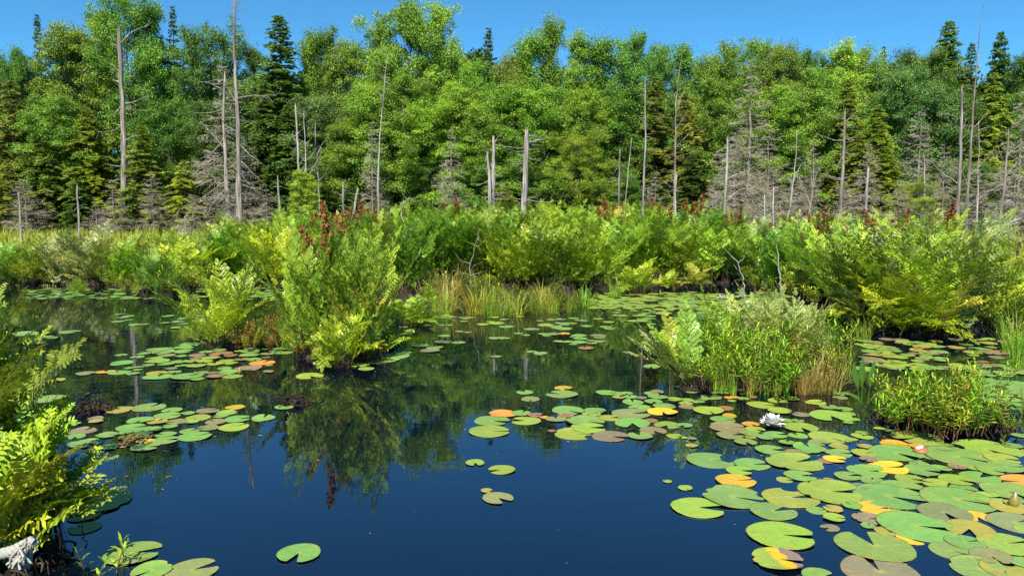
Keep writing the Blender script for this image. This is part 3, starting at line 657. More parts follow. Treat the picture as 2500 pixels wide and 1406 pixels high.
snag('dead_tree', 1569, 505, 1574, 194, 29, 10, 'straight slim branchless grey pole with a sharp top', M_DEAD, .4, .03, stubs(6, 5, .3, .7, 16, 1.6), .004, 13, .1, G)
snag('dead_tree', 1648, 520, 1666, 128, 30, 11, 'tall twiggy dead pole with a curved whip-like tip', M_GREYBARK, .18, .02, [(.5, 40, -40, 2), (.6, 36, -60, 2), (.68, 30, -70, 2), (.72, 24, -40, 2), (.45, 40, -10, 2)] + stubs(7, 6, .25, .9, 22, 1.6), -.012, 14, .1, G)
snag('dead_tree', 1653, 520, 1652, 428, 26, 12, 'short grey stump at the foot of the whip-tipped pole', M_DEAD, .6, .08, [], 0, 15, .3, G)
snag('dead_tree', 1766, 505, 1777, 338, 26, 16, 'pale grey snag in front of the big dead spruce with two upswept limbs', M_DEAD, .5, .04, [(.62, 70, -34, 4), (.4, 62, -40, 4), (.78, 30, 2, 2.5)], 0, 16, .3, G)
snag('dead_tree', 1912, 535, 1945, 325, 26, 8, 'slim pale dead stem leaning right beside the big dead spruce', M_DEAD, .35, .03, [(.6, 30, -46, 2), (.5, -12, -30, 2), (.3, 20, -16, 2)], .02, 17, .1, G)
snag('dead_tree', 1950, 545, 1985, 395, 23, 6, 'crooked pale young dead stem between the big spruce and the hook-topped snag', M_PALE, .35, .02, [(.5, -30, -70, 2.5), (.45, 30, 40, 2.5), (.7, 6, -40, 2)], .05, 18, .1, G)
snag('dead_tree', 2048, 525, 2062, 274, 26, 17, 'dark grey hook-topped snag with wide whippy horizontal branches', M_GREYBARK, .5, .04,
     [(.93, 26, -24, 3.5), (.8, 30, -10, 2.5), (.79, -66, -16, 3.5), (.68, -16, 30, 4), (.5, 40, -6, 2.5), (.5, -66, -20, 3), (.42, 130, 20, 3), (.38, 190, 40, 3), (.33, 100, -4, 2.5), (.28, 70, -10, 2.5), (.25, -60, -16, 2.5), (.3, 110, -30, 2)], .006, 19, .3, G, .14)
snag('dead_tree', 2110, 515, 2119, 414, 25, 12, 'short grey stump right of the hook-topped dark snag', M_DEAD, .8, .05, [], 0, 20, .2, G)
snag('dead_tree', 2262, 510, 2255, 380, 29, 10, 'short dark dead trunk among the grey bushy branches at right', M_GREYBARK, .5, .04, stubs(6, 8, .3, .95, 40, 2), 0, 21, .2, G)
snag('dead_tree', 2340, 545, 2346, 216, 25, 17, 'thick upright grey snag beside the tallest leaning pole', M_GREYBARK, .55, .04, [(.8, -62, -12, 2.5), (.72, 10, -34, 3), (.4, -70, -60, 4), (.3, -60, -30, 3), (.45, 16, -40, 3)], 0, 22, .3, G)
snag('dead_tree', 2358, 545, 2404, 12, 25.4, 14, 'tallest slender pole at right, leaning, tapering to a needle tip', M_GREYBARK, .06, .01, [(.5, 40, -44, 3), (.66, 22, -30, 2), (.72, 24, -30, 2), (.3, 60, -60, 3), (.25, -16, -40, 2.5)], -.004, 23, .3, G)
snag('dead_tree', 2388, 545, 2389, 300, 26, 8, 'thin dead stem just right of the tallest leaning pole', M_DEAD, .3, .03, stubs(8, 9, .2, .95, 26, 1.8), 0, 24, .1, G)
snag('dead_tree', 2436, 550, 2462, 318, 24, 12, 'branchy dark dead trunk at the right edge with spreading bare limbs', M_GREYBARK, .4, .03, [(.8, 34, -30, 3), (.6, 50, -50, 4), (.45, 60, 10, 3), (.55, -80, 60, 4), (.35, 60, -30, 3), (.3, -70, 70, 4), (.7, -30, -60, 2.5)], .01, 25, .3, G)
for (a, b, c, d, l) in [(840, 523, 838, 452, 'short pale stump among the red-tipped ferns left of centre'), (690, 535, 678, 436, 'short bent grey stump left of the red-tipped ferns'), (1890, 545, 1889, 462, 'left one of two small grey stumps below the big dead spruce'), (1869, 540, 1867, 478, 'right-leaning smallest grey stump below the big dead spruce'),
                        (453, 575, 452, 530, 'tiny grey stub standing in the ferns below the dead spruces at left'), (52, 590, 44, 470, 'thin grey dead stem at the far left meadow edge'), (193, 575, 190, 455, 'slim grey dead stem behind the left meadow')]:
    snag('dead_tree', a, b, c, d, 24, 9, l, M_DEAD, .6, .06, stubs(4, a, .4, .95, 22, 1.8), 0, a, .2, G)
snag('fallen_log', 846, 455, 873, 462, 24, 9, 'pale broken log end jutting sideways from the short stump', M_DEAD, .9, .05, [], 0, 77, 0)

DC = [dead_conifer(31), dead_conifer(32, W=5.4, whorl=26), dead_conifer(33, W=6.5, H=10, whorl=22, fine=1.3)]
LAND['dead'] = LAND['tree']
def dead(px, by, top, v, wpx, Y, label):
    Y = near(Y); P = atd(px, top, Y); gz = float(ground_z(P[0], Y)); H = P[2] - gz + .1
    nomW = [4.4, 5.4, 6.5][v]; s = H / 10; wxy = min(wpx / F * Y / nomW, 2.4 * s)
    a, b = DC[v]
    place('dead_spruce', {'trunk': (a, M_GREYBARK), 'twig_crown': (b, M_TWIG)}, (P[0], Y, gz), R0.random() * 6.28, (wxy, wxy, s), (1, 1, 1), 'dead spruce', 'bare grey twiggy spruces', label)
for a in [(1832, 500, 160, 0, 250, 34, 'big bare grey dead spruce, a tall cone of dense twigs'), (1795, 500, 330, 1, 190, 33, 'lower grey dead spruce overlapping the left foot of the big one'), (1880, 520, 330, 1, 210, 33.5, 'lower grey dead spruce overlapping the right foot of the big one'),
          (1098, 505, 320, 0, 150, 32, 'small bare grey dead spruce left of the broken stump pair'), (540, 500, 150, 1, 220, 34.5, 'dead spruce with drooping grey twigs behind the double giant'), (600, 540, 330, 1, 170, 34, 'low tangle of dead grey boughs around the double giant'),
          (370, 575, 420, 1, 150, 36, 'low grey dead spruce right of the tall stubby snag'), (275, 578, 440, 2, 130, 36.8, 'low pale tangle of dead boughs left of the tall stubby snag'), (330, 578, 410, 1, 110, 38, 'thin dead spruce close behind the tall stubby snag'), 
          (60, 560, 440, 1, 160, 35, 'brownish grey dead spruce at the left edge'), (1985, 470, 345, 1, 130, 33, 'pale grey dead spruce left of the hook-topped snag'), (2250, 500, 268, 1, 200, 35, 'dark grey dead spruce between two snags at right'),
          (2310, 500, 350, 2, 150, 33, 'low dark dead boughs left of the thick upright snag'), (2500, 540, 215, 1, 200, 34, 'tall brownish dead spruce at the right edge'), (1600, 480, 420, 2, 140, 34, 'low grey dead boughs behind the straight slim pole'),
          (2120, 510, 350, 1, 150, 33.5, 'half-bare grey spruce behind the short stump at right'), (1950, 530, 430, 2, 160, 30, 'low pale tangle beneath the slim leaning stem'),
          (235, 575, 505, 2, 150, 33, 'low pale brush heap at the back of the left meadow, left of the stubby snag'), (470, 560, 480, 2, 140, 32, 'grey brush heap left of the double dead giant'), (650, 540, 465, 1, 120, 33, 'grey brush heap right of the double dead giant'),
          (1755, 500, 410, 2, 130, 30, 'pale brush heap at the left foot of the pale snag'), (1850, 515, 420, 2, 170, 29, 'tangled brush low in front of the big dead spruce'), (2060, 520, 430, 2, 140, 29, 'tangled brush at the foot of the hook-topped snag'), (2200, 520, 440, 2, 140, 29, 'tangled brush left of the short dark dead trunk'), (2390, 540, 400, 1, 150, 28, 'tall grey brush right of the tallest leaning pole'), (2480, 545, 400, 2, 150, 27, 'tangled brown brush at the far right edge'),
          (905, 480, 300, 0, 110, 35, 'thin dead spruce wrapped round the leaning pole'), ]:
    dead(*a)
# ------------------------------------------------------------------ royal ferns
FV = [fern_clump(41), fern_clump(42, nf=20, L=1.2, lean=(.03, .42), curl=(.1, .6)), fern_clump(43, nf=17, lean=(.05, .7), curl=(.25, .9)),
      fern_clump(44, nf=18, spikes=4), fern_clump(45, nf=17, L=1.1, lean=(.15, .8), side=3.4), fern_clump(46, nf=15, L=1.0, lean=(.3, 1.1), curl=(.5, 1.2), pin=.25, mound=.1)]
FCOL = dict(mid=(.280, .430, .036), dark=(.160, .310, .028), lime=(.385, .505, .038), pale=(.390, .470, .140), warm=(.400, .430, .060))
FW = dict(mid='green', dark='dark green', lime='lime-green', pale='pale silvery-green', warm='yellowing')
LAND['fern'] = [('the tall stubby snag', 300, 0), ('the double dead giant', 575, 0), ('the big water-bound fern', 830, 0), ('the leaning pole', 935, 0), ('the broken stump pair', 1198, 0), ('the thick broken snag', 1278, 0),
                ('the straight slim pole', 1570, 0), ('the whip-tipped pole', 1650, 0), ('the big dead spruce', 1830, 0), ('the hook-topped snag', 2052, 0), ('the thick upright snag', 2343, 0), ('the branchy trunk', 2445, 0)]
def fcol(c):
    k = R0.uniform(.68, 1.22); return tuple(x * k * q for x, q in zip(FCOL[c], (R0.uniform(.85, 1.12), 1, R0.uniform(.6, 1.3))))
def fern(px, py, top, c='mid', v=0, wx=1.0, label=None, row='', z=None, rz=None):
    P = at(px, py, .03); gz = float(ground_z(P[0], P[1])); P[2] = max(gz - .02, -.04) if z is None else z
    H = atd(px, top, P[1])[2] - P[2]; nom = [1.02, 1.12, .92, 1.08, .95, .75][v]; s = H / nom
    sw = s * wx
    o = place('royal_fern', FV[v], P, R0.random() * 6.28 if rz is None else rz, (sw, sw, s), FCOL[c] if label else fcol(c), 'fern', 'royal fern clumps around the pond', label)
    for ch in o.children:
        if ch.name.startswith('fertile'): ch.color = (1, 1, 1, 1)
    if not label:
        sp = ' with rusty spikes' if v == 3 else ''
        later(o, f"{FW[c]} royal fern{sp} in the {row}", px, py, 'fern')
    return o
fern(765, 862, 585, 'mid', 1, .8, 'tall bright green royal fern, left half of the big clump standing in the water')
fern(890, 868, 560, 'mid', 1, .8, 'tall darker royal fern, right half of the big clump standing in the water')
fern(830, 855, 568, 'dark', 3, .85, 'rust-tipped green royal fern at the back of the big water clump')
fern(870, 872, 670, 'warm', 0, .7, 'yellow-tinged royal fern in the front middle of the big water clump')
fern(835, 888, 775, 'lime', 5, .75, 'small lime fern drooping to the water at the foot of the big clump', z=.0)
fern(540, 838, 672, 'lime', 2, .95, 'lime fern with arching fronds on the small red-stemmed hummock')
fern(1000, 785, 725, 'mid', 5, 1.3, 'low fern frond tuft beside the water right of the big clump')
ROW1 = [(10, 690, 605, 'mid', 0), (75, 690, 600, 'lime', 2), (165, 690, 578, 'pale', 0), (228, 692, 582, 'pale', 2), (300, 694, 600, 'mid', 0), (385, 712, 612, 'dark', 1), (455, 700, 585, 'lime', 0), (500, 690, 610, 'warm', 2), (548, 690, 548, 'dark', 1), (600, 690, 575, 'mid', 0),
        (645, 692, 565, 'mid', 1), (700, 696, 560, 'lime', 0), (1000, 720, 545, 'dark', 1), (1055, 700, 525, 'mid', 1), (1105, 700, 522, 'dark', 0), (1160, 700, 540, 'mid', 0), (1205, 700, 535, 'dark', 1), (1250, 712, 580, 'lime', 2), (1300, 712, 560, 'mid', 0), (1370, 715, 555, 'lime', 2),
        (1425, 704, 560, 'mid', 0), (1480, 695, 545, 'mid', 1), (1540, 690, 535, 'mid', 1), (1600, 688, 545, 'dark', 0), (1660, 688, 560, 'lime', 2), (1715, 688, 555, 'mid', 0), (1770, 686, 560, 'lime', 4), (1840, 692, 565, 'mid', 0), (1895, 705, 560, 'dark', 1), (1960, 712, 545, 'mid', 1),
        (2010, 722, 560, 'dark', 3), (2065, 742, 570, 'mid', 0), (2120, 790, 580, 'mid', 2), (2175, 800, 555, 'pale', 1), (2235, 806, 545, 'lime', 1), (2295, 800, 560, 'pale', 0), (2345, 795, 590, 'mid', 2), (2410, 790, 640, 'lime', 2), (2470, 780, 655, 'mid', 0), (2260, 806, 640, 'warm', 2), (2190, 800, 640, 'lime', 5)]
for a in ROW1: fern(*a, wx=1.15, row='front row')
for i, (px, top, c, v) in enumerate([(560, 535, 'warm', 0), (640, 540, 'mid', 0), (715, 515, 'mid', 1), (775, 528, 'mid', 3), (835, 530, 'warm', 3), (890, 520, 'mid', 3), (945, 528, 'warm', 3), (1010, 520, 'mid', 0), (1075, 516, 'dark', 1), (1140, 515, 'mid', 1), (1215, 512, 'lime', 0), (1275, 512, 'mid', 0), (1335, 508, 'lime', 1),
                                     (1395, 505, 'mid', 1), (1450, 520, 'mid', 0), (1500, 512, 'warm', 3), (1560, 510, 'mid', 1), (1620, 512, 'mid', 3), (1680, 506, 'dark', 3), (1735, 512, 'dark', 1), (1790, 530, 'mid', 3), (1850, 545, 'pale', 0), (1910, 548, 'warm', 3), (1985, 530, 'mid', 3), (2040, 540, 'lime', 0), (2110, 545, 'warm', 3),
                                     (2170, 545, 'pale', 3), (2235, 528, 'pale', 1), (2285, 530, 'warm', 3), (2345, 560, 'warm', 0), (2400, 585, 'mid', 0)]):
    fern(px, 645 if px < 2080 else 690, top, c, v, 1.2, row='second row')
for i, px in enumerate(range(990, 2360, 58)):
    fern(px + R0.uniform(-15, 15), 607, [505, 512, 500, 515][i % 4] + (18 if px > 1800 else 0), ['mid', 'lime', 'mid', 'warm', 'dark'][i % 5], [0, 1, 3, 1, 0][i % 5], 1.2, row='back row')
for i, (px, py, top) in enumerate([(40, 655, 590), (110, 650, 585), (255, 655, 590), (330, 645, 580), (390, 650, 578), (440, 640, 572), (500, 640, 570), (215, 630, 580), (130, 635, 588), (590, 630, 548), (470, 612, 575), (30, 628, 585)]):
    fern(px, py, top, ['mid', 'lime', 'pale', 'warm'][i % 4], [0, 2, 1][i % 3], 1.2, row='left meadow')
for (px, py, top, c, v, rz, l) in [(1855, 900, 715, 'pale', 1, 2, 'tall pale fern in the middle of the leafy hummock'),
                                   (1945, 905, 735, 'pale', 0, 3, 'whitish fern at the top right of the leafy hummock'), (1770, 915, 760, 'mid', 2, 4, 'green fern low in the leafy hummock'), (1555, 712, 648, 'lime', 5, .6, 'lime fern sprawling at the water edge by the lily carpet'), (1700, 700, 655, 'warm', 5, 2, 'golden-green low fern by the lily carpet'),
                                   (1630, 702, 668, 'lime', 5, 1, 'tiny bright fern at the edge of the lily carpet')]:
    fern(px, py, top, c, v, .95, l, z=.02, rz=rz)
# foreground ferns: every frond a part
def near_fern(px, py, nf, L, lean, curl, az0, azs, col, label, seed, pin=.19, t0=.5, bs=.07):
    rng = np.random.default_rng(seed); P = at(px, py, 0)
    o = empty('royal_fern', P, 0, 'fern', 'royal fern clumps around the pond', label)
    for i in range(nf):
        f, s_ = MB(), MB(); u = (i + .5) / nf
        frond_mesh(f, s_, rng, np.array([rng.normal(0, bs), rng.normal(0, bs), 0]), az0 + rng.normal(0, azs), L * rng.uniform(.7, 1.08), lean[0] + (lean[1] - lean[0]) * rng.random(), rng.uniform(*curl),
                   pin * rng.uniform(.85, 1.15), 9, 7, True, np.clip(rng.normal(t0, .12), .1, .9), .34, .36, sideb=rng.normal(0, .35), roll=.25)
        fo = f.build('frond', M_FERN, o); fo.color = (*[x * .78 * rng.uniform(.85, 1.15) for x in FCOL[col]], 1)
        s_.build('stalk', M_FSTEM, fo, True)
    rt = MB(); root_blob(rt, rng, .09, .05); root_strands(rt, rng, .12, .08, 40, .0016, 1.2); rt.build('root_mass', M_ROOT, o)
    return o
near_fern(-165, 1290, 9, 1.10, (.05, .5), (.3, .9), .3, .9, 'mid', 'tall green fern rising at the left edge in the foreground', 91, .2, .45)
near_fern(-75, 1215, 6, .70, (.35, .8), (.3, .7), .4, .5, 'mid', 'shaded green fern behind the yellow-green one at the left edge', 92, .18, .3)
near_fern(-70, 1395, 15, .46, (.1, .75), (.3, 1.0), .75, .75, 'lime', 'yellow-green fern spilling over the water above the white rope', 93, .17, .58)
near_fern(-40, 1330, 8, .50, (.05, .8), (.3, 1.0), .7, 1.0, 'lime', 'yellow-green fern at the very edge behind the white rope', 94, .17, .55)

near_fern(1690, 950, 5, .66, (.2, .6), (-.1, .5), 2.7, .8, 'mid', 'sparse pale fern upright at the left end of the leafy hummock', 96, .12, .6, .04)
near_fern(1712, 948, 5, .78, (.75, 1.15), (-.2, .3), 2.9, .35, 'pale', 'bleached fronds trailing left over the water from the leafy hummock', 95, .13, .55, .04)
# ------------------------------------------------------------------ hummocks of dark peat
def hummock(cx, cy, rx, ry, h, seed, label, strands=90, name='peat_hummock'):
    rng = np.random.default_rng(seed); P = at(cx, cy, 0); sx = rx / F * P[1]
    o = empty(name, P, 0, 'hummock', None, label)
    n = 64; m = 12; a = np.linspace(0, 2 * PI, n, endpoint=False); q = np.linspace(0, 1, m)
    A, Q = np.meshgrid(a, q, indexing='ij'); r = np.cos(Q * PI / 2) ** .6; z = h * np.sin(Q * PI / 2) - .12 * (1 - Q) ** 2
    V = np.stack([np.cos(A) * r * sx, np.sin(A) * r * ry, z], -1)
    ph = rng.random(4) * 6
    wv = .16 * np.sin(A * 3 + ph[0]) + .12 * np.sin(A * 5 + ph[1]) + .08 * np.sin(A * 9 + Q * 7 + ph[2])
    V[..., :2] *= (1 + wv)[..., None]; V += rng.normal(0, .018, V.shape) * np.array([1, 1, .8])
    i = np.arange(n * m).reshape(n, m); mb = MB()
    mb.add(V.reshape(-1, 3), np.stack([i[:, :-1], np.roll(i, -1, 0)[:, :-1], np.roll(i, -1, 0)[:, 1:], i[:, 1:]], -1).reshape(-1, 4))
    mb.build('peat', M_PEAT, o)
    st = MB(); aa = rng.random(strands) * 2 * PI; k = rng.uniform(.75, 1.12, strands); P0 = np.stack([np.cos(aa) * sx * k * .8, np.sin(aa) * ry * k * .8, h * rng.uniform(.5, 1.2, strands)], 1)
    P2 = np.stack([np.cos(aa + .1) * sx * k * 1.15, np.sin(aa + .1) * ry * k * 1.15, np.full(strands, -.05)], 1) + rng.normal(0, .04, (strands, 3)) * np.array([1, 1, .3])
    qq = np.linspace(0, 1, 6)[None, :, None]; P1 = (P0 + P2) / 2 + rng.normal(0, .05, P0.shape) + np.array([0, 0, .03])
    tubes(st, (1 - qq) ** 2 * P0[:, None] + 2 * qq * (1 - qq) * P1[:, None] + qq ** 2 * P2[:, None], rng.uniform(.0015, .005, (strands, 1)) * np.ones((1, 6)), 4)
    st.build('root_mat', M_ROOT, o)
    return o
hummock(1895, 922, 165, .38, .16, 1, 'dark peat hummock under the pale ferns and leafy herbs at right', 260)
hummock(2300, 1030, 150, .28, .13, 2, 'dark rooty hummock under the red-stemmed herbs at lower right', 300)
hummock(650, 835, 110, .3, .10, 3, 'low peaty hummock bearing the small lime fern and red stems', 160)
hummock(850, 850, 120, .4, .14, 4, 'dark peat base beneath the big fern clump in the water', 160)
hummock(2235, 806, 85, .4, .14, 6, 'dark hollow peat base under the large pale ferns at right', 180)
hummock(400, 722, 60, .4, .12, 7, 'small dark hummock at the far left waterline', 80)
hummock(20, 1400, 110, .18, .05, 8, 'dark twiggy foot of the foreground ferns at lower left', 90)
def clump(px, py, w, seed, label, name):
    rng = np.random.default_rng(seed); P = at(px, py, 0); R = w / 2 / F * P[1]; mb = MB(); root_blob(mb, rng, R * .6, R * .35, 26, .35)
    n = 420; a = rng.random(n) * 6.28; r = R * np.sqrt(rng.random(n)); p = np.stack([np.cos(a) * r, np.sin(a) * r * .8, R * .55 * (1 - (r / R) ** 2) * rng.random(n)], 1)
    d = rng.normal(0, 1, (n, 3)) * np.array([1, 1, .5]) * R * .28
    tubes(mb, np.stack([p, p + d * .5 + rng.normal(0, .012, (n, 3)), p + d], 1), np.full((n, 3), .0028) * rng.uniform(.6, 1.6, (n, 1)), 4)
    o = mb.build(name, M_ROOT, None, False, P); tag(o, label, 'root clump')
clump(228, 1000, 88, 1, 'floating tangle of dark dead roots near the left lily rafts', 'root_clump')
clump(718, 985, 72, 2, 'floating lump of black peat right of the left lily rafts', 'root_clump')

# ------------------------------------------------------------------ leafy herbs and grasses
HV = [herb(51, ns=10, ll=.095, lw=.15, gap=.036), herb(52, ns=8, H=.62, ll=.11, lw=.16, whorl=3, gap=.042), herb(53, ns=12, H=.5, ll=.075, lw=.21, whorl=4, gap=.03, up=.5, dead=.2), herb(54, ns=6, H=.6, ll=.13, lw=.12, whorl=4, gap=.04, R=.08)]
HC = dict(g=(.20, .40, .025), y=(.31, .44, .038), d=(.13, .26, .025), r=(.28, .20, .055), o=(.26, .33, .04))
HW = dict(g='fresh green', y='yellow-green', d='dark green', r='reddish', o='olive')
LAND['herb'] = [('the sparse pale fern', 1700, 0), ('the open white lily', 1885, 0), ('the pickerelweed', 2105, 0), ('the red-brown lily bud', 2245, 0), ('the big water-bound fern', 830, 0), ('the lime hummock fern', 556, 0), ('the broken stump pair', 1198, 0)]
def herbp(px, py, top, c, v, wx=1.0, z=.05, grp='leafy marsh herbs', label=None, where=''):
    P = at(px, py, z); P[2] = z; H = atd(px, top + 14, P[1])[2] - z; s = H / [.6, .62, .5, .6][v]
    o = place('marsh_herb', HV[v], P, R0.random() * 6.28, (s * wx, s * wx, s), tuple(x * R0.uniform(.85, 1.15) for x in HC[c]), 'marsh herb', grp, label)
    if not label: later(o, f"{HW[c]} herb{where}", px, py, 'herb')
for a in [(1735, 945, 820, 'y', 0), (1765, 930, 790, 'g', 3), (1815, 920, 775, 'y', 1), (1840, 945, 800, 'g', 0), (1875, 915, 760, 'g', 3), (1890, 950, 815, 'g', 3), (1930, 935, 800, 'g', 0), (1960, 900, 765, 'y', 0),
          (2000, 920, 800, 'o', 2), (2025, 900, 765, 'y', 1), (1700, 930, 840, 'g', 2), (1990, 880, 745, 'g', 1), (1795, 900, 755, 'g', 0)]:
    herbp(*a, 1.0, .08, where=' on the leafy hummock')
for a in [(2175, 1010, 890, 'g', 1), (2200, 1045, 900, 'g', 3), (2250, 1040, 880, 'y', 0), (2280, 1050, 900, 'y', 2), (2330, 1045, 885, 'g', 0), (2350, 1020, 870, 'y', 0), (2400, 1040, 900, 'y', 2), (2370, 1050, 930, 'd', 2), (2270, 990, 870, 'g', 0), (2410, 990, 850, 'y', 1), (2320, 1065, 940, 'y', 3), (2190, 985, 880, 'y', 0), (2460, 1050, 985, 'g', 2)]:
    herbp(*a, 1.0, .06, where=' on the rooty hummock')
for a in [(590, 845, 770, 'r', 2), (625, 840, 752, 'r', 0), (655, 835, 745, 'y', 0), (690, 840, 760, 'r', 2), (610, 850, 790, 'o', 2), (735, 865, 800, 'r', 2), (775, 872, 820, 'r', 2), (660, 852, 800, 'r', 1), (930, 860, 770, 'd', 2), (900, 875, 800, 'd', 2)]:
    herbp(*a, 1.0, .04, where=' under water ferns')
for i, a in enumerate([(1180, 745, 665, 'd', 2), (1130, 730, 650, 'o', 2), (1390, 750, 680, 'd', 2), (1440, 735, 690, 'g', 2), (1340, 745, 690, 'y', 2), (1075, 755, 690, 'g', 2), (1150, 758, 700, 'y', 0), (1250, 752, 680, 'o', 2), (1290, 758, 700, 'g', 2), (1380, 755, 700, 'y', 0), (1210, 745, 670, 'd', 2), (1050, 740, 670, 'o', 2), (420, 722, 640, 'd', 0), (370, 722, 635, 'd', 1), (320, 706, 655, 'o', 2), (200, 710, 670, 'y', 2), (120, 692, 640, 'o', 2), (280, 700, 650, 'y', 2), (2480, 880, 790, 'g', 0), (2495, 850, 770, 'y', 3), (1860, 715, 640, 'd', 2), (1945, 730, 640, 'o', 2), (2000, 745, 660, 'y', 2), (470, 705, 640, 'o', 2), (900, 720, 650, 'd', 2)]):
    herbp(*a, 1.25, .03, where=' on the far bank')
for (px, py, top, c, v, l) in [(275, 1395, 1243, 'y', 3, 'single lance-leaved shoot on a red stem in the lower left water'), (305, 1370, 1262, 'y', 3, 'slimmer lance-leaved shoot beside the red-stemmed one in lower left water'), (212, 1385, 1300, 'd', 1, 'small dark sprout in the lower left water'), (230, 1405, 1350, 'g', 1, 'tiny green sprout at the bottom edge in lower left water'), (2480, 1040, 935, 'g', 1, 'slender young herb standing in water at the right edge'), (2445, 1090, 1035, 'g', 1, 'little sprout at the right end of the rooty hummock')]:
    P = at(px, py, 0); H = atd(px, top, P[1])[2]
    me = herb(int(px), ns=1, H=H, R=.01, gap=.022, ll=.045, lw=.2, whorl=3, lean=.08, bare=.45, dead=0)
    place('marsh_herb', me, P, .3, 1, HC[c], 'marsh herb', None, l)
GV = [grass_tuft(61, lean=.85, curl=1.7, dry=.2), grass_tuft(62, n=80, L=.75, lean=.4, curl=1.2), grass_tuft(63, n=140, L=.5, lean=.7, curl=1.4, dry=.45), grass_tuft(64, n=34, L=.6, R=.05, lean=.3, curl=.6, W=.009, dry=.02)]
GC = dict(g=(.22, .37, .035), y=(.36, .42, .06), s=(.36, .34, .11), d=(.07, .17, .02))
GW = dict(g='green', y='yellow-green', s='straw-coloured', d='dark green')
LAND['grass'] = LAND['herb'] + [('the straight slim pole', 1570, 0), ('the tall stubby snag', 300, 0)]
def grass(px, py, top, c, v, wx=1.0, z=.0, label=None):
    P = at(px, py, z); P[2] = max(z, min(float(ground_z(P[0], P[1])), .12)); H = atd(px, top, P[1])[2] - P[2]; s = H / [.55, .72, .42, .6][v]
    o = place('sedge_tuft', {'blade_tuft': (GV[v], M_BLADE)}, P, R0.random() * 6.28, (s * wx, s * wx, s), tuple(x * R0.uniform(.85, 1.15) for x in GC[c]), 'sedge', 'sedge and grass tufts', label)
    if not label: later(o, f"{GW[c]} waterline sedge tuft", px, py, 'grass')
for a in [(1075, 770, 690, 'y', 0), (1090, 765, 690, 'y', 0), (1165, 766, 700, 'y', 2, 1.3), (1200, 770, 700, 'g', 0), (1225, 772, 695, 'g', 0), (1255, 770, 700, 'y', 0, 1.2), (1310, 765, 705, 'g', 0), (1350, 765, 705, 'y', 0), (1395, 762, 712, 'g', 0), (1180, 745, 650, 'y', 0), (1090, 745, 650, 's', 2), (1010, 765, 715, 's', 2, 1.3), (1425, 750, 690, 'g', 0), (1330, 755, 690, 'y', 2, 1.3),
          (725, 850, 735, 'g', 0), (705, 845, 760, 'g', 1), (745, 858, 770, 'y', 0), (650, 845, 780, 'y', 0), (2110, 830, 765, 'g', 1, 1.3), (1870, 965, 860, 'g', 3), (1895, 970, 850, 'g', 3), (1830, 970, 880, 'y', 3), (1790, 968, 880, 'g', 3), (1920, 968, 885, 'g', 3), (1985, 955, 860, 's', 2), (1960, 960, 880, 's', 2), (2020, 960, 870, 's', 2),
          (175, 712, 672, 'g', 1), (195, 714, 680, 'g', 0), (300, 708, 672, 'g', 1), (335, 712, 670, 'y', 0), (2470, 860, 740, 'g', 1), (2490, 900, 760, 'g', 1), (2440, 800, 690, 'y', 0), (2500, 1010, 920, 'g', 3), (2230, 1050, 920, 'g', 3), (2290, 1055, 915, 'g', 3), (2360, 1050, 910, 'y', 3), (1760, 955, 820, 'g', 1), (1850, 955, 790, 'g', 1), (2050, 935, 790, 'g', 1), (2400, 1030, 900, 'g', 0), (1560, 715, 670, 'y', 0), (1640, 705, 665, 'y', 0), (1500, 725, 675, 'g', 0), (385, 730, 660, 'd', 3), (440, 728, 650, 'd', 3),
          (95, 1240, 1010, 'd', 3), (60, 1190, 900, 'd', 3), (130, 1260, 1080, 'd', 3)]:
    grass(*a)
def meadow():
    rng = np.random.default_rng(8); mb = MB(); n = 26000
    px = np.concatenate([rng.uniform(-200, 1000, n // 2), rng.uniform(-100, 2700, n // 2)]); Y = rng.uniform(12.5, 30, n); X = (px - 1250) / F * Y
    z = ground_z(X, Y); ok = z > .0; X, Y, z = X[ok], Y[ok], z[ok]; k = len(X)
    t = np.clip(rng.normal(.5, .17, k), 0, .88); t[rng.random(k) < .04] = .97
    blades(mb, np.stack([X, Y, z - .03], 1), rng.random(k) * 6.28, np.abs(rng.normal(0, .3, k)), np.abs(rng.normal(0, .8, k)), rng.uniform(.22, .5, k), rng.uniform(.012, .03, k), t)
    o = mb.build('grass', M_BLADE); o.color = (.34, .40, .04, 1); tag(o, 'yellow-green marsh grass covering the bank between ferns and dead trees', 'grass', kind='stuff')
meadow()
# pickerelweed
def pickerel(px, py):
    P = at(px, py, 0); o = empty('pickerelweed', P, 0, 'pickerelweed', None, 'three upright dark green spear-shaped leaves of pickerelweed beside the rooty hummock')
    for dx, dy, top, ln in [(-24, 0, 885, 0), (0, 6, 875, .02), (24, 0, 880, .05), (-18, -8, 955, -.3), (36, 4, 950, .4)]:
        mb = MB(); H = atd(px + dx, top, P[1])[2]; x0 = dx / F * P[1]; k = 12; s = np.linspace(0, 1, k)
        wd = .021 * np.sin(PI * np.clip((s - .42) / .58, 0, 1) ** .75) + .004 * (1 - s)
        c = np.stack([x0 * (.4 + .6 * s) + ln * .25 * s ** 2, np.full(k, dy * .004) + .03 * s ** 2, s * H], 1); L_ = c - np.stack([wd, 0 * wd - wd * .4, 0 * wd], 1); R_ = c + np.stack([wd, wd * .4 + 0 * wd, 0 * wd], 1)
        V = np.stack([L_, c, R_], 1); i = np.arange(k * 3).reshape(k, 3)
        mb.add(V.reshape(-1, 3), np.concatenate([np.stack([i[:-1, a], i[:-1, a + 1], i[1:, a + 1], i[1:, a]], -1) for a in (0, 1)]), np.tile([.42, .55, .5], k))
        b = mb.build('leaf', M_LEAF, o, True); b.color = (.05, .14, .014, 1)
pickerel(2108, 985)

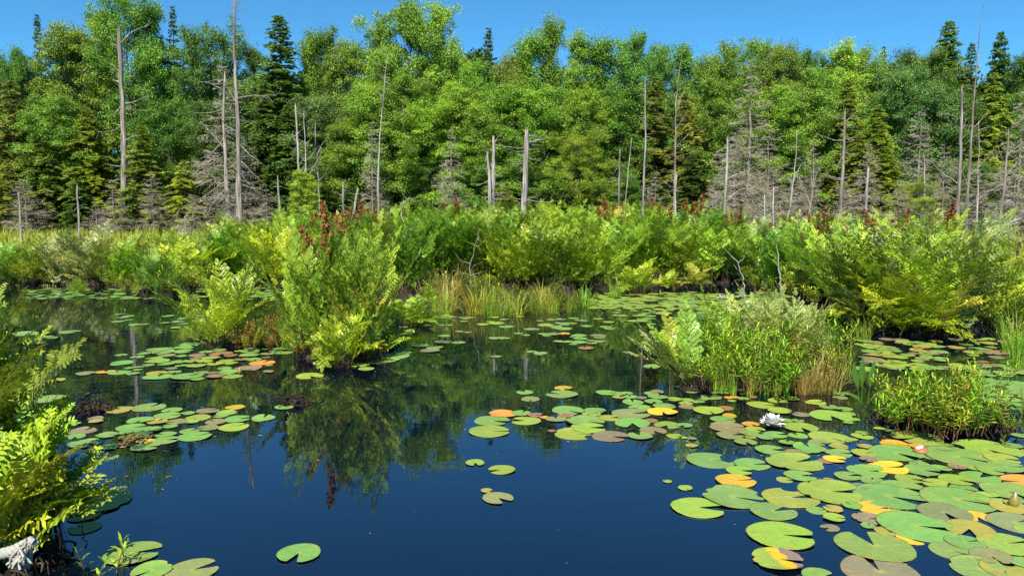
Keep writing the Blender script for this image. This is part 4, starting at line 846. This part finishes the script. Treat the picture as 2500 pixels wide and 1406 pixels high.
# ------------------------------------------------------------------ bleached twigs standing in the ferns
def twig(px, by, pts, w, label, m=M_PALE, name='dead_branch', sub=6, seed=0):
    rng = np.random.default_rng(seed + int(px)); B = at(px, by, .02); Y = B[1]
    P = np.array([B] + [atd(a, b, Y + c) for a, b, c in pts]); q = np.linspace(0, len(P) - 1, 18); P = np.stack([np.interp(q, range(len(P)), P[:, j]) for j in range(3)], 1) + rng.normal(0, .008, (18, 3))
    r = w * .7 / 2 / F * Y; mb = MB(); tubes(mb, P - B, r * np.linspace(1, .35, 18), 6)
    for i in range(sub):
        u = rng.integers(6, 17); d = nrm(np.array([rng.normal(), rng.normal() * .4, rng.uniform(.1, 1)])) * rng.uniform(.1, .34); p = P[u] - B
        tubes(mb, np.array([p, p + d * .5 + rng.normal(0, .02, 3), p + d]), r * np.array([.5, .35, .12]), 4)
    tag(mb.build(name, m, None, True, B), label, 'dead branch', 'bleached bare branches among the ferns')
twig(998, 690, [(997, 610, 0), (990, 560, 0), (975, 505, .1), (1003, 480, .1)], 6, 'thin pale forked branch standing in ferns right of the big water-bound fern')
twig(1195, 690, [(1160, 640, 0), (1180, 590, 0), (1188, 555, 0)], 6, 'pale forked branch in the ferns below the broken stump pair')
twig(1150, 720, [(1148, 650, 0), (1170, 560, 0)], 4, 'thin slanting twig left of the forked branch in the fern bank')
twig(1057, 690, [(1053, 640, 0), (1068, 585, 0)], 4, 'short curved pale twig near the sedge bank')
twig(2385, 690, [(2402, 620, 0), (2425, 575, 0), (2478, 535, .2)], 15, 'leaning bleached branch rising right of the large pale ferns', sub=10)
twig(1907, 722, [(1902, 660, 0), (1897, 600, 0)], 8, 'pale upright mossy stake standing in the water behind the leafy hummock', sub=0)
twig(1816, 750, [(1816, 690, 0), (1800, 640, 0), (1785, 625, 0)], 6, 'bent pale twig standing in the lily carpet', sub=4)
twig(1955, 720, [(1953, 620, 0), (1951, 500, 0)], 7, 'thin brown upright sapling stem among ferns behind the leafy hummock', M_STEM, sub=4)
twig(1880, 955, [(1905, 985, -.3), (1938, 1010, -.6)], 5, 'dark twig slanting from the leafy hummock into the water', M_ROOT, sub=1)
twig(2415, 790, [(2420, 740, 0), (2395, 690, 0)], 6, 'dark gnarled stick in the water right of the large pale ferns', M_ROOT, sub=4)
twig(2310, 830, [(2306, 790, 0), (2304, 770, 0)], 9, 'black stub post in the water under the large pale ferns', M_ROOT, sub=0)
twig(150, 1405, [(146, 1320, 0), (140, 1260, 0), (160, 1235, 0)], 4, 'dark twig with bare forks beside the foreground fern', M_ROOT, sub=5)
twig(205, 1345, [(206, 1310, 0), (204, 1260, 0), (212, 1255, 0)], 4, 'thin dark stem standing in the lower left water', M_ROOT, sub=3)
# ------------------------------------------------------------------ lily pads
def pad_mesh(seed, notch=.16, ragged=0, wave=.012, ecc=1.0):
    rng = np.random.default_rng(seed); n = 56; a = np.linspace(notch, 2 * PI - notch, n); rr = np.array([.14, .4, .68, .88, .965, 1.0])
    d0 = np.minimum(a - notch, 2 * PI - notch - a)
    prof = (1 - .10 * np.exp(-(d0 / .14) ** 2)) * (1 + .018 * np.sin(a * 2 + rng.random() * 6) + .01 * np.sin(a * 5 + rng.random() * 6) + rng.normal(0, .004, n))
    for _ in range(ragged):
        c = rng.uniform(.5, 5.8); prof *= 1 - rng.uniform(.05, .2) * np.exp(-((a - c) / rng.uniform(.05, .14)) ** 2)
    V = [np.zeros((1, 3))]
    for r in rr:
        k = 1 if r < .9 else prof ** ((r - .8) / .2)
        k = prof ** (r ** 3)
        z = (.07 * r ** 7 * np.clip(np.sin(a + seed), 0, 1) ** 3 if ragged else 0) + wave * (r ** 2) * (np.sin(a * 2 + seed) + .6 * np.sin(a * 3 + seed * 2)) + .010 * r ** 6
        V.append(np.stack([np.cos(a) * r * k, np.sin(a) * r * k * ecc, z], 1))
    lo = V[-1].copy(); lo[:, :2] *= .985; lo[:, 2] -= .018; V.append(lo)
    V = np.concatenate(V); m = len(rr) + 1; i = 1 + np.arange(m * n).reshape(m, n)
    fs = [np.stack([np.zeros(n - 1, int), i[0, :-1], i[0, 1:]], 1), np.stack([i[:-1, :-1], i[1:, :-1], i[1:, 1:], i[:-1, 1:]], -1).reshape(-1, 4)]
    mb = MB(); mb.add(V, fs); return mb.mesh('lily_pad', True)
PV = [pad_mesh(1), pad_mesh(2, .10), pad_mesh(3, .26), pad_mesh(4, .14, 2, .02), pad_mesh(5, .2, 1), pad_mesh(6, .07, 1, .02), pad_mesh(7, .18, 5, .02), pad_mesh(8, .34)]
for me in PV: me.materials.append(M_PAD)
PH = pad_mesh(9, .18, 3); PH.materials.append(M_PADH)
PC = dict(g=(.165, .305, .068), G=(.155, .300, .066), l=(.235, .335, .050), y=(.58, .42, .035), o=(.58, .26, .045), O=(.46, .30, .030), b=(.205, .178, .105), t=(.195, .225, .090), r=(.26, .145, .080), p=(.30, .27, .055))
PW = dict(g='green', G='blue-green', l='yellow-green', y='bright yellow', o='orange', O='orange-edged', b='taupe brown', t='dull olive', r='reddish brown', p='fading yellowish')
LAND['pad'] = [('the open white lily', 1885, 1032), ('the white-tipped lily bud', 2475, 1218), ('the red-brown lily bud', 2245, 1098), ('the half-withered pad', 1900, 1363), ('the big heart-shaped pad', 2134, 1332), ('the taupe bottom pad', 2148, 1395), ('the rooty hummock', 2280, 1050),
               ('the leafy hummock', 1880, 965), ('the big fern clump', 845, 885), ('the lime hummock fern', 556, 845), ('the root tangle', 228, 1000), ('the black peat lump', 718, 985), ('the white rope', 40, 1350), ('the sedge bank', 1230, 770), ('the lone notched pad', 730, 1352),
               ('the crumpled yellow pad', 1375, 947), ('the submerged pad', 1204, 1262), ('the trailing pale fronds', 1570, 900), ('the distant lily pair', 1790, 728), ('the white lily at left', 103, 822), ('the cream bud', 585, 905), ('the large pale ferns', 2235, 815), ('the bottom taupe-edged pads', 420, 1392), ('the paired tiny pads', 1650, 1183)]
pads = []   # px, py, width px, colour, notch direction in degrees (None: random), variant
def crop(s, ox, oy, txt):
    for it in txt.split(';'):
        f = it.strip().split(',')
        if len(f) < 4: continue
        pads.append([ox + float(f[0]) / s, oy + float(f[1]) / s, float(f[2]) / s, f[3], float(f[4]) if len(f) > 4 and f[4] else None, int(f[5]) if len(f) > 5 else None])
crop(5.093, 2050, 1130, """335,100,470,G,-10;100,165,320,G,10,2;600,60,480,y,0;400,215,290,g,60,6;250,300,230,b;870,205,340,l,-30,2;1185,255,300,l,150;1030,95,430,g,-30,2;1000,20,250,G;1260,65,250,g,0;1460,220,420,l,-40,2;1460,50,220,b;1690,60,230,l;1880,95,350,g;2070,50,450,g,-10;
1740,190,460,g,30,7;2260,240,500,o,170,3;1540,325,320,G;780,315,540,g,-45;630,420,850,G,-40,2;1470,455,850,g,-30,1;2080,350,600,g;1815,430,400,l,-10;2110,550,450,p,90;155,530,260,G;490,565,530,y,0,2;335,690,350,b,-10;960,790,920,g,-20,0;1300,625,620,t,-90,2;1715,670,370,y,-100,7;2190,745,650,t,20,1;
1610,830,580,p,-120,7;355,785,180,G;580,855,280,p,-20,7;885,950,340,y,-30,2;430,1030,930,g,92,2;500,1350,930,b,88,0;1555,990,460,G,10;1385,1095,500,g,-40;2080,1010,660,l,10,1;1880,1165,490,t;1930,1090,200,r;2260,1240,300,G;2060,1330,560,p;1760,1325,720,g,-10,5;2330,500,200,g;2330,830,300,l""")
crop(5.093, 1600, 1130, """1050,100,340,l,-20,7;1000,225,490,O,10;150,232,115,l;370,315,180,l;975,425,770,G,-25;535,560,670,l,-8;1685,430,700,l,8,2;1470,600,580,G,25,2;1800,165,390,g,-5;1610,210,210,l,-10;1920,215,220,g;2140,225,220,p;2170,365,770,l,-5;2000,590,245,G,10;2210,575,240,p;2220,685,280,l,-20;2170,810,230,b;1560,905,830,l,-17,0;2060,1425,470,g""")
crop(5.624, 1660, 900, """130,270,270,g;165,322,185,g;360,280,160,g;590,295,160,g;790,297,210,r;610,335,190,g;465,335,100,b;430,395,290,g,90,7;670,400,140,o,,6;740,398,140,o;890,350,160,g,,6;1275,305,180,l;990,390,140,b;720,450,130,g;870,410,170,g;1110,497,380,l,-20;1340,445,270,l;1510,415,260,l;1370,585,320,l,180;1860,470,280,l,,6;2230,350,230,g;2200,400,200,t;2040,530,250,G;2260,560,220,g;1660,632,250,b;
390,578,420,l,-85;620,545,230,r;680,650,200,O;590,705,350,g,-10;90,430,190,l;260,460,180,g;80,480,190,l;90,525,220,b;320,425,130,g;2070,655,560,l,-90,7;1460,720,180,g;1620,722,170,g;660,810,510,b,0,5;970,768,240,o,-70,2;1035,840,270,l,-50,7;1660,815,460,l,-85,2;60,780,230,g;690,920,370,t,15,2;950,900,280,g,,6;970,945,160,p;1320,905,330,g,0,7;1185,945,250,g,-40;1620,920,260,g,100;
2060,945,560,l,-60;900,1010,310,g,-85,2;1470,1020,220,g;1900,1020,260,t;2180,1070,260,p;1780,1095,440,g,90,6;1240,1120,400,g,-10,7;1620,1160,350,b,-30;2180,1160,360,G,-10;1570,1290,760,l,20,6;2130,1245,320,y,-30;2010,1270,220,r;425,1255,665,g,-8,1;990,1315,490,g,5;160,1060,170,p;170,965,120,b;60,950,100,l;2290,700,200,g;2310,745,140,g;2310,620,200,l""")
crop(5.624, 2080, 900, """890,957,650,l,200,0;150,890,200,l;140,930,290,l;0,975,160,l;380,825,150,l;520,855,170,g;590,1045,390,O,-20;610,1165,700,g,-60,2;165,1165,340,l;180,1070,220,p;455,1235,330,G,0;230,1250,240,b;890,1065,220,o;1220,1075,450,g;1460,1210,850,g,-40,1;1100,1215,260,g;1850,1105,860,l,-70,2;2200,1060,260,G;2330,1130,180,l;2060,1235,460,l;2180,220,480,G;2170,310,420,G;2200,430,260,G;2290,560,200,G;2290,920,200,g;30,700,150,l""")
crop(4.464, 1100, 900, """810,262,190,g,110,7;870,335,210,t,-90,1;1215,280,360,g,150,4;1230,210,200,O,,6;1700,265,240,g,0;1820,275,170,g;1920,272,140,g;1830,312,140,p;1965,312,160,g;2080,320,120,b;2250,258,150,b;2190,275,160,g;2260,310,220,g;1990,370,230,g,90;2210,362,200,g,-90;2060,425,240,g;2330,408,250,g,0;2440,335,170,l;1280,457,350,g,-40;1575,462,240,g;1535,500,210,l;570,495,310,o,-170;765,487,220,g;920,510,170,r,,6;1020,535,100,o,,6;
455,572,390,g,-20;820,572,330,l,170,7;1150,553,230,t;1470,575,430,g,-30;1735,540,250,l,10,7;1970,490,430,t,10;2310,475,330,y,-90,6;1980,597,390,g,-95,7;425,685,450,l,0,1;1510,650,390,l,0;1340,715,420,l,5,5;1745,740,400,b,-25;2065,735,280,g,100,7;2210,675,300,b;2360,615,290,g;2180,565,160,r;1105,680,90,r;1260,515,180,r;265,1030,210,l,-80,2;555,1105,300,l,200,2;2430,735,170,l,,6;2490,205,120,g""")
crop(1, 0, 0, "1188,1198,29,p,-20;1216,1217,77,t,-50;234,1226,162,l,190;205,1260,75,l,190;207,1289,76,G;327,1350,135,g,15,2;371,1393,97,g;471,1391,127,t;730,1352,106,g,-95,2;122,974,75,g;757,919,68,l;171,811,50,G;110,824,40,G;60,816,60,G;125,826,30,G;135,929,45,p")
crop(3.906, 100, 820, """1420,88,190,G;1190,125,140,G;1110,138,210,g;1350,120,200,g;980,168,130,g;1170,155,210,g;765,182,115,G;1360,150,180,G;1200,185,160,t;1330,195,120,G;1490,185,160,b;1570,155,130,g;1690,135,150,g;1720,175,220,r;1810,185,130,r;1890,148,90,l;2010,125,150,g;2130,128,70,g;2000,150,180,g;1985,185,200,g;2280,125,150,g;2240,150,130,g;2320,163,160,g;2160,175,140,t;920,205,130,g;1080,215,150,l;1110,245,230,g,180;770,263,210,g,200;1020,278,120,g;1190,268,170,G;1330,245,170,g;1480,215,120,r;1470,245,170,g;1620,215,170,l;1570,245,140,l;1665,268,160,l;1770,240,140,l;1815,262,130,l;1920,228,150,b;2030,230,145,g;2150,205,80,r;1340,285,120,g;1480,287,190,l;2110,262,240,o;2170,285,80,t;
430,360,180,t;615,345,190,O;750,352,210,g;880,362,120,G;840,310,90,g;930,300,90,g;925,325,90,g;1110,355,200,p;1275,345,125,g;1240,312,120,t;1115,392,270,g,100;1390,390,310,g,60;1490,415,140,g;1530,350,140,t;1755,317,140,g;1640,355,100,b;1790,350,190,g;1660,388,170,b;1830,387,190,g;1975,310,260,b;2170,343,100,t;2320,683,180,g,90,7;755,705,250,p,,6;1030,685,300,g,70;1250,712,190,g;1210,765,250,g,20;1400,740,130,g;1590,722,220,b;1850,682,180,O;1770,735,190,l;1720,765,150,g;1500,780,230,l;1430,820,150,l;1670,820,200,t;955,810,250,g;1110,820,190,p;1290,820,200,t;1880,795,240,g,20;2120,785,220,g,90;525,793,150,b;525,818,130,p;
860,875,270,g,20;1230,865,140,G;1840,873,280,l;1590,880,210,t;1420,910,190,g,60;1015,905,270,g,,6;820,920,150,G;630,950,200,g;200,850,180,G;320,845,120,g;400,910,240,b;330,960,180,g;850,970,210,O;830,1008,90,o;1000,1008,170,y;1020,960,120,p;1190,945,200,g;1190,1000,260,g;1465,962,310,g,40,1;430,1030,300,g;520,1070,140,o;650,1065,190,g;790,1050,120,o,,6;780,1030,90,r;1000,1065,260,g,10;500,1115,200,g""")
crop(2.812, 830, 500, """1145,837,110,g;990,823,100,l;1080,815,110,l;1410,828,110,l;1530,817,110,g;1320,857,110,t;1535,852,115,g;1450,890,120,g;1540,885,80,O;1640,900,110,g;1780,900,100,t;1850,850,80,g;1650,920,100,g;1530,940,130,l;1640,945,120,g;1790,940,90,g;1600,957,60,g;1690,985,110,r;1080,918,120,g;715,900,90,g;705,943,120,t;815,947,100,g;550,967,140,G;620,1003,140,b;440,993,120,l;650,985,120,g;430,1015,130,l;370,1040,220,g;310,1067,200,l;200,1085,150,l;130,1105,120,l;180,1125,110,l;30,1117,85,o;60,1090,90,l;1320,1010,80,g;1375,1020,100,g;1070,1043,80,t;2140,1110,120,G;2130,900,150,g;880,875,60,t""")
# far carpets of pads, too small to trace one by one
rc = np.random.default_rng(77); cols = 'ggglllGGtpbyr'
def carpet(x0, x1, y0, y1, n, w0, w1, cs=cols, edge=None):
    for _ in range(n):
        x = rc.uniform(x0, x1); y = rc.uniform(y0, y1); d = CH * F / (y - 516)
        pads.append([x, y, rc.uniform(w0, w1) * F / d, str(rc.choice(list(cs))), None, None])
carpet(1440, 1930, 714, 754, 420, .10, .19, 'lllgglp'); carpet(1500, 1780, 752, 785, 60, .10, .18, 'llgG'); carpet(1560, 1720, 790, 860, 26, .10, .17, 'gGt')
carpet(2090, 2520, 828, 905, 120, .10, .18, 'lglgrbpg'); carpet(2380, 2520, 900, 990, 20, .12, .2, 'Gg')
carpet(330, 700, 698, 728, 190, .09, .16, 'lgG'); carpet(60, 420, 704, 730, 130, .09, .15, 'GGg'); carpet(280, 540, 768, 802, 26, .10, .16, 'gGt'); carpet(580, 690, 702, 735, 40, .1, .15, 'lg')
carpet(960, 1500, 772, 800, 46, .09, .15, 'lgt'); carpet(1100, 1500, 800, 840, 12, .09, .14, 'lgt')
def hidden(x, y):      # inside a peat hummock or on land
    P = at(x, y, 0); return float(ground_z(P[0], P[1])) > -.05
size = sorted(range(len(pads)), key=lambda k: -pads[k][2]); keep = [k for k in size if not hidden(pads[k][0], pads[k][1])]
ind = set(keep[:298]); rest = MB(); seen = 0; cnt = {}
bnd = {}
for k in keep:
    px, py, wpx, c, na, v = pads[k]; P = at(px, py, 0); d = np.linalg.norm(P - np.array([0, 0, CH])); r = wpx / 2 / F * (P[1] * CP + CH * SP)
    rngk = np.random.default_rng(k); na = rngk.uniform(0, 360) if na is None else na; v = int(rngk.integers(0, 8)) if v is None else v
    ox = 0
    z = .0015 + .005 * rngk.random()
    if k not in ind:
        me = PV[v]; co_ = np.empty(len(me.vertices) * 3, np.float32); me.vertices.foreach_get('co', co_); co_ = co_.reshape(-1, 3).astype(float) * r
        a = math.radians(na); ca, sa = math.cos(a), math.sin(a); V = np.stack([co_[:, 0] * ca - co_[:, 1] * sa, co_[:, 0] * sa + co_[:, 1] * ca, co_[:, 2]], 1) + P + np.array([0, 0, z])
        tr3 = [p.vertices[:] for p in me.polygons if len(p.vertices) == 3]; tr4 = [p.vertices[:] for p in me.polygons if len(p.vertices) == 4]
        rest.add(V, [np.array(tr3), np.array(tr4)], 'lgGtpbyrOo'.index(c) / 10 + .05)
        continue
    sub = abs(px - 1204) < 2 and abs(py - 1262) < 2
    half = abs(px - 1600 - 1530 / 5.093) < .5 and abs(py - 1130 - 1190 / 5.093) < .5
    o = link('lily_pad', PV[v]); o.location = (P[0], P[1], z); o.scale = (r, r, r); o.rotation_euler = (rngk.normal(0, .012), rngk.normal(0, .012), math.radians(na))
    o.color = (*[x * rngk.uniform(.88, 1.12) for x in PC[c]], 1); tag(o, None, 'lily pad', 'floating lily pads')
    sz = 'large ' if r > .11 else ('small ' if r < .075 else '')
    later(o, f"{sz}{PW[c]} lily pad", px, py, 'pad')
for (px, py, w_, c, na, me, z, l) in [(1204, 1262, 50, 'b', -35, PV[2], -.012, 'small pale pad lying just under the water below the dull olive pad'), (1900, 1363, 131, 'l', -22, PH, .008, 'half-withered pad, green, bright yellow and brown at its notch, at the bottom'), (148, 1317, 36, 'G', 0, PV[1], -.02, 'small dim pad under water beside the foreground fern')]:
    P = at(px, py, z); r = w_ / 2 / F * P[1] * 1.02; o = link('lily_pad', me, None, P); o.scale = (r, r, r); o.rotation_euler = (0, 0, math.radians(na)); o.color = (*PC[c], 1); tag(o, l, 'lily pad', 'floating lily pads')
def carpet_mat():
    m, nt, N, L = mat('far_pad_skin'); a = nd(nt, 'ShaderNodeAttribute', attribute_name='tint').outputs['Fac']
    ks = 'lgGtpbyrOo'; c = ramp(nt, a, [(i / 10, PC[k]) for i, k in enumerate(ks)]); nt.nodes[-1].color_ramp.interpolation = 'CONSTANT'
    tc = nd(nt, 'ShaderNodeTexCoord'); n1 = nd(nt, 'ShaderNodeTexNoise', {'Vector': tc.outputs['Object'], 'Scale': 6, 'Detail': 4})
    c = mixc(nt, n1.outputs[0], mixc(nt, 1.0, c, (.65, .7, .75), 'MULTIPLY'), mixc(nt, 1.0, c, (1.35, 1.25, 1.0), 'MULTIPLY'))
    p = nd(nt, 'ShaderNodeBsdfPrincipled', {'Base Color': c, 'Roughness': .4, 'Specular IOR Level': .45}); out(nt, p.outputs[0]); return m
tag(rest.build('lily_pads', carpet_mat(), None, True), 'far carpet of countless small lily pads along the banks', 'lily pads', kind='stuff')

# ------------------------------------------------------------------ water lilies
def lily(px, py, w_, label, openness=1.0, seed=0):
    rng = np.random.default_rng(seed); P = at(px, py, .0); R = w_ / 2 / F * P[1]; o = empty('water_lily', P, rng.random(), 'water lily', 'white water lilies', label)
    for ring, (n, el, ln, z0) in enumerate([(7, .32, 1.0, .12), (6, .62, .95, .16), (6, .95, .9, .2), (5, 1.2, .78, .22)]):
        for j in range(n):
            az = (j + .5 * ring + rng.normal(0, .08)) * 2 * PI / n; e = np.array([math.cos(az), math.sin(az), 0]); sd = np.array([-e[1], e[0], 0]); E = el * (1 + .15 * rng.normal()); E = min(E + (1 - openness) * .7, 1.45)
            k = 7; s = np.linspace(0, 1, k); el_s = E - .35 + .7 * s * .8; d = np.cos(el_s)[:, None] * e + np.sin(el_s)[:, None] * np.array([0, 0, 1.]); n_ = -np.sin(el_s)[:, None] * e + np.cos(el_s)[:, None] * np.array([0, 0, 1.])
            c = np.array([0, 0, z0 * R]) + e * .1 * R + np.concatenate([[np.zeros(3)], np.cumsum(d[:-1], 0)]) * ln * R / (k - 1); wd = .30 * R * np.sin(PI * (.16 + .82 * s)) ** .8
            V = np.stack([c - sd * wd[:, None] + n_ * (wd * .45)[:, None], c, c + sd * wd[:, None] + n_ * (wd * .45)[:, None]], 1); i = np.arange(k * 3).reshape(k, 3); mb = MB()
            mb.add(V.reshape(-1, 3), np.concatenate([np.stack([i[:-1, a], i[:-1, a + 1], i[1:, a + 1], i[1:, a]], -1) for a in (0, 1)])); mb.build('petal', M_PETAL, o, True)
    mb = MB(); n = 40; az = rng.random(n) * 6.28; el = rng.uniform(.7, 1.4, n); D = np.stack([np.cos(az) * np.cos(el), np.sin(az) * np.cos(el), np.sin(el)], 1)
    B = np.array([[0, 0, .2 * R]]) + D * .05 * R; tubes(mb, np.stack([B, B + D * .2 * R, B + D * .38 * R + np.array([0, 0, .03 * R])], 1), np.full((n, 3), .022 * R), 4); mb.build('stamen_cluster', M_STAMEN, o)
    sp = MB(); tubes(sp, np.array([[0, 0, -.3], [0, 0, .0], [0, 0, .2 * R]]), np.array([.006, .006, .2 * R]), 8); sp.build('stem', M_RSTEM, o)
lily(1885, 1040, 64, 'fully open white water lily among the pads in front of the leafy hummock', 1, 1)
lily(1761, 731, 24, 'left one of the two distant open white lilies on the lily carpet', 1, 2)
lily(1813, 728, 22, 'right one of the two distant white lilies, beside the bent pale twig', .9, 3)
lily(103, 828, 18, 'half-closed white lily by the pads behind the tall foreground fern', .5, 4)
lily(92, 686, 15, 'tiny distant white lily at the far left bank', .6, 5)
lily(143, 722, 11, 'tiny white lily on open water left of the far pad strip', .5, 6)
def bud(px, py, h, w_, label, lean=0.0, seed=0, m=M_SEPAL):
    P = at(px, py, 0); k = F / P[1]; H = h / k; R = w_ / 2 / k; o = empty('lily_bud', P, 0, 'lily bud', 'water lily buds', label); rng = np.random.default_rng(seed)
    mb = MB(); z = np.linspace(0, 1, 12); r = R * np.sin(PI * (.16 + .83 * z ** .8)) ** .9; tubes(mb, np.stack([lean * H * z, 0 * z, H * z], 1), r * .82, 14); mb.build('petal_cone', M_PETAL, o, True)
    for j in range(4):
        az = j * PI / 2 + .5 + rng.normal(0, .1); aa = np.linspace(-.80, .80, 7) + az; zz = np.linspace(0, .93, 10); q = np.interp(zz, z, r) * 1.04; wn = np.clip(1 - (zz / .97) ** 7, .04, 1)
        V = np.stack([np.stack([lean * H * t + np.cos(az + (aa - az) * w2) * q2, np.sin(az + (aa - az) * w2) * q2, np.full(7, H * t)], 1) for t, q2, w2 in zip(zz, q, wn)]); i = np.arange(70).reshape(10, 7); mb = MB()
        mb.add(V.reshape(-1, 3), np.stack([i[:-1, :-1], i[:-1, 1:], i[1:, 1:], i[1:, :-1]], -1).reshape(-1, 4)); mb.build('sepal', m, o, True)
bud(2474, 1236, 36, 24, 'white-tipped green lily bud standing above pads at the right edge', .1, 1)
bud(2245, 1106, 20, 34, 'red-brown closing lily flower between pads below the rooty hummock', .3, 2, plain('red_brown_sepal', (.30, .13, .06), .45))
bud(585, 912, 16, 9, 'small cream lily bud above the left lily raft', .1, 3)
# pink stems and fallen blades seen through the water
def stem(pts, w_, label):
    P = np.array([at(a, b, z) for a, b, z in pts]); q = np.linspace(0, len(P) - 1, 14); Q = np.stack([np.interp(q, range(len(P)), P[:, j]) for j in range(3)], 1); mb = MB(); tubes(mb, Q - Q[0], np.full(14, w_ / 2 / F * P[0, 1]), 6)
    tag(mb.build('lily_stem', M_RSTEM, None, True, Q[0]), label, 'lily_stem', 'pink stalks under water')  # submerged stems of the water lilies, no separate plant
stem([(1395, 1135, -.005), (1408, 1165, -.01), (1420, 1188, -.03)], 4, 'pink stem tip just under the open blue water right of the lone pads')
stem([(1166, 1142, -.005), (1185, 1165, -.04), (1190, 1188, -.10)], 4, 'pale stem sinking below the small round pad')
stem([(1195, 1350, -.02), (1203, 1325, -.006), (1204, 1322, -.006)], 3, 'short pale stem under water near the bottom centre')
stem([(1965, 1382, -.008), (2010, 1388, -.02), (2060, 1392, -.03)], 4, 'pink stem trailing right from the half-withered pad')
stem([(1835, 1165, -.006), (1870, 1180, -.02), (1890, 1189, -.04)], 3, 'pink stem slanting under water right of the orange-edged pad')
stem([(1720, 1065, -.01), (1690, 1074, -.02), (1640, 1073, -.03)], 3, 'pale stem below water left of the taupe pads')
def specks():
    rng = np.random.default_rng(4); mb = MB()
    for _ in range(14):
        px, py = rng.uniform(150, 1900), rng.uniform(930, 1400); P = at(px, py, .002); a = np.linspace(0, 2 * PI, 7)[:-1]; r = rng.uniform(.001, .0025)
        mb.add(P + np.stack([np.cos(a) * r, np.sin(a) * r * rng.uniform(.5, 1), 0 * a], 1), np.arange(6)[None])
    tag(mb.build('floating_specks', M_PETAL), 'pale seed and pollen specks scattered on the open water', 'specks', kind='stuff')
specks()
def debris():
    rng = np.random.default_rng(14); mb = MB()
    for cx, cy, sx, sy, n in [(1900, 1080, 330, 50, 90), (2250, 1200, 220, 110, 70), (1400, 1010, 260, 45, 60), (420, 1030, 240, 50, 70), (480, 890, 200, 40, 50), (900, 900, 120, 30, 30), (300, 1180, 140, 60, 16)]:
        for _ in range(n):
            px, py = rng.normal(cx, sx * .6), rng.normal(cy, sy * .6)
            if py > 1400 or py < 800: continue
            P = at(px, py, .003); a = rng.random() * 6.28; L = rng.uniform(.004, .022); d = np.array([math.cos(a), math.sin(a), rng.normal(0, .05)])
            leaves(mb, P[None], d[None], np.array([[0, 0, 1.]]), L, L * rng.uniform(.15, .5), np.clip(rng.normal(.4, .25), 0, 1))
    tag(mb.build('floating_debris', M_TWIG), 'dry bits of leaf and stem floating between the lily pads', 'debris', kind='stuff')
debris()
# ------------------------------------------------------------------ the white rope end
def rope():
    rng = np.random.default_rng(3); Y = 1.75; pts = [(-150, 1345), (-60, 1352), (0, 1352), (30, 1345), (60, 1330), (86, 1318)]
    C = np.array([atd(a, b, Y) for a, b in pts]); q = np.linspace(0, len(C) - 1, 60); C = np.stack([np.interp(q, range(len(C)), C[:, j]) for j in range(3)], 1); O = C[0].copy()
    o = empty('rope', O, 0, 'rope', None, 'frayed white rope end lying across the fern at the lower left edge')
    T = nrm(np.gradient(C, axis=0)); N = nrm(np.cross(T, [0, 0, 1.])); B = np.cross(T, N); r = .0125
    for j in range(3):
        a = q * 5.5 + j * 2 * PI / 3; mb = MB(); tubes(mb, C - O + r * .55 * (np.cos(a)[:, None] * N + np.sin(a)[:, None] * B), np.full(60, r * .62), 8); mb.build('strand', M_ROPE, o, True)
    mb = MB(); n = 110; b0 = atd(62, 1338, Y - .01) - O; b0 = b0 + rng.normal(0, .008, (n, 3)); tgt = np.array([atd(rng.normal(46, 13), rng.normal(1376, 7), Y + rng.normal(-.01, .015)) - O for _ in range(n)])
    mid = (b0 + tgt) / 2 + rng.normal(0, .012, (n, 3)); u = np.linspace(0, 1, 6)[None, :, None]
    tubes(mb, (1 - u) ** 2 * b0[:, None] + 2 * u * (1 - u) * mid[:, None] + u * u * tgt[:, None], np.full((n, 6), .0034), 4); mb.build('frayed_tail', M_ROPE, o)
rope()
finish_labels()
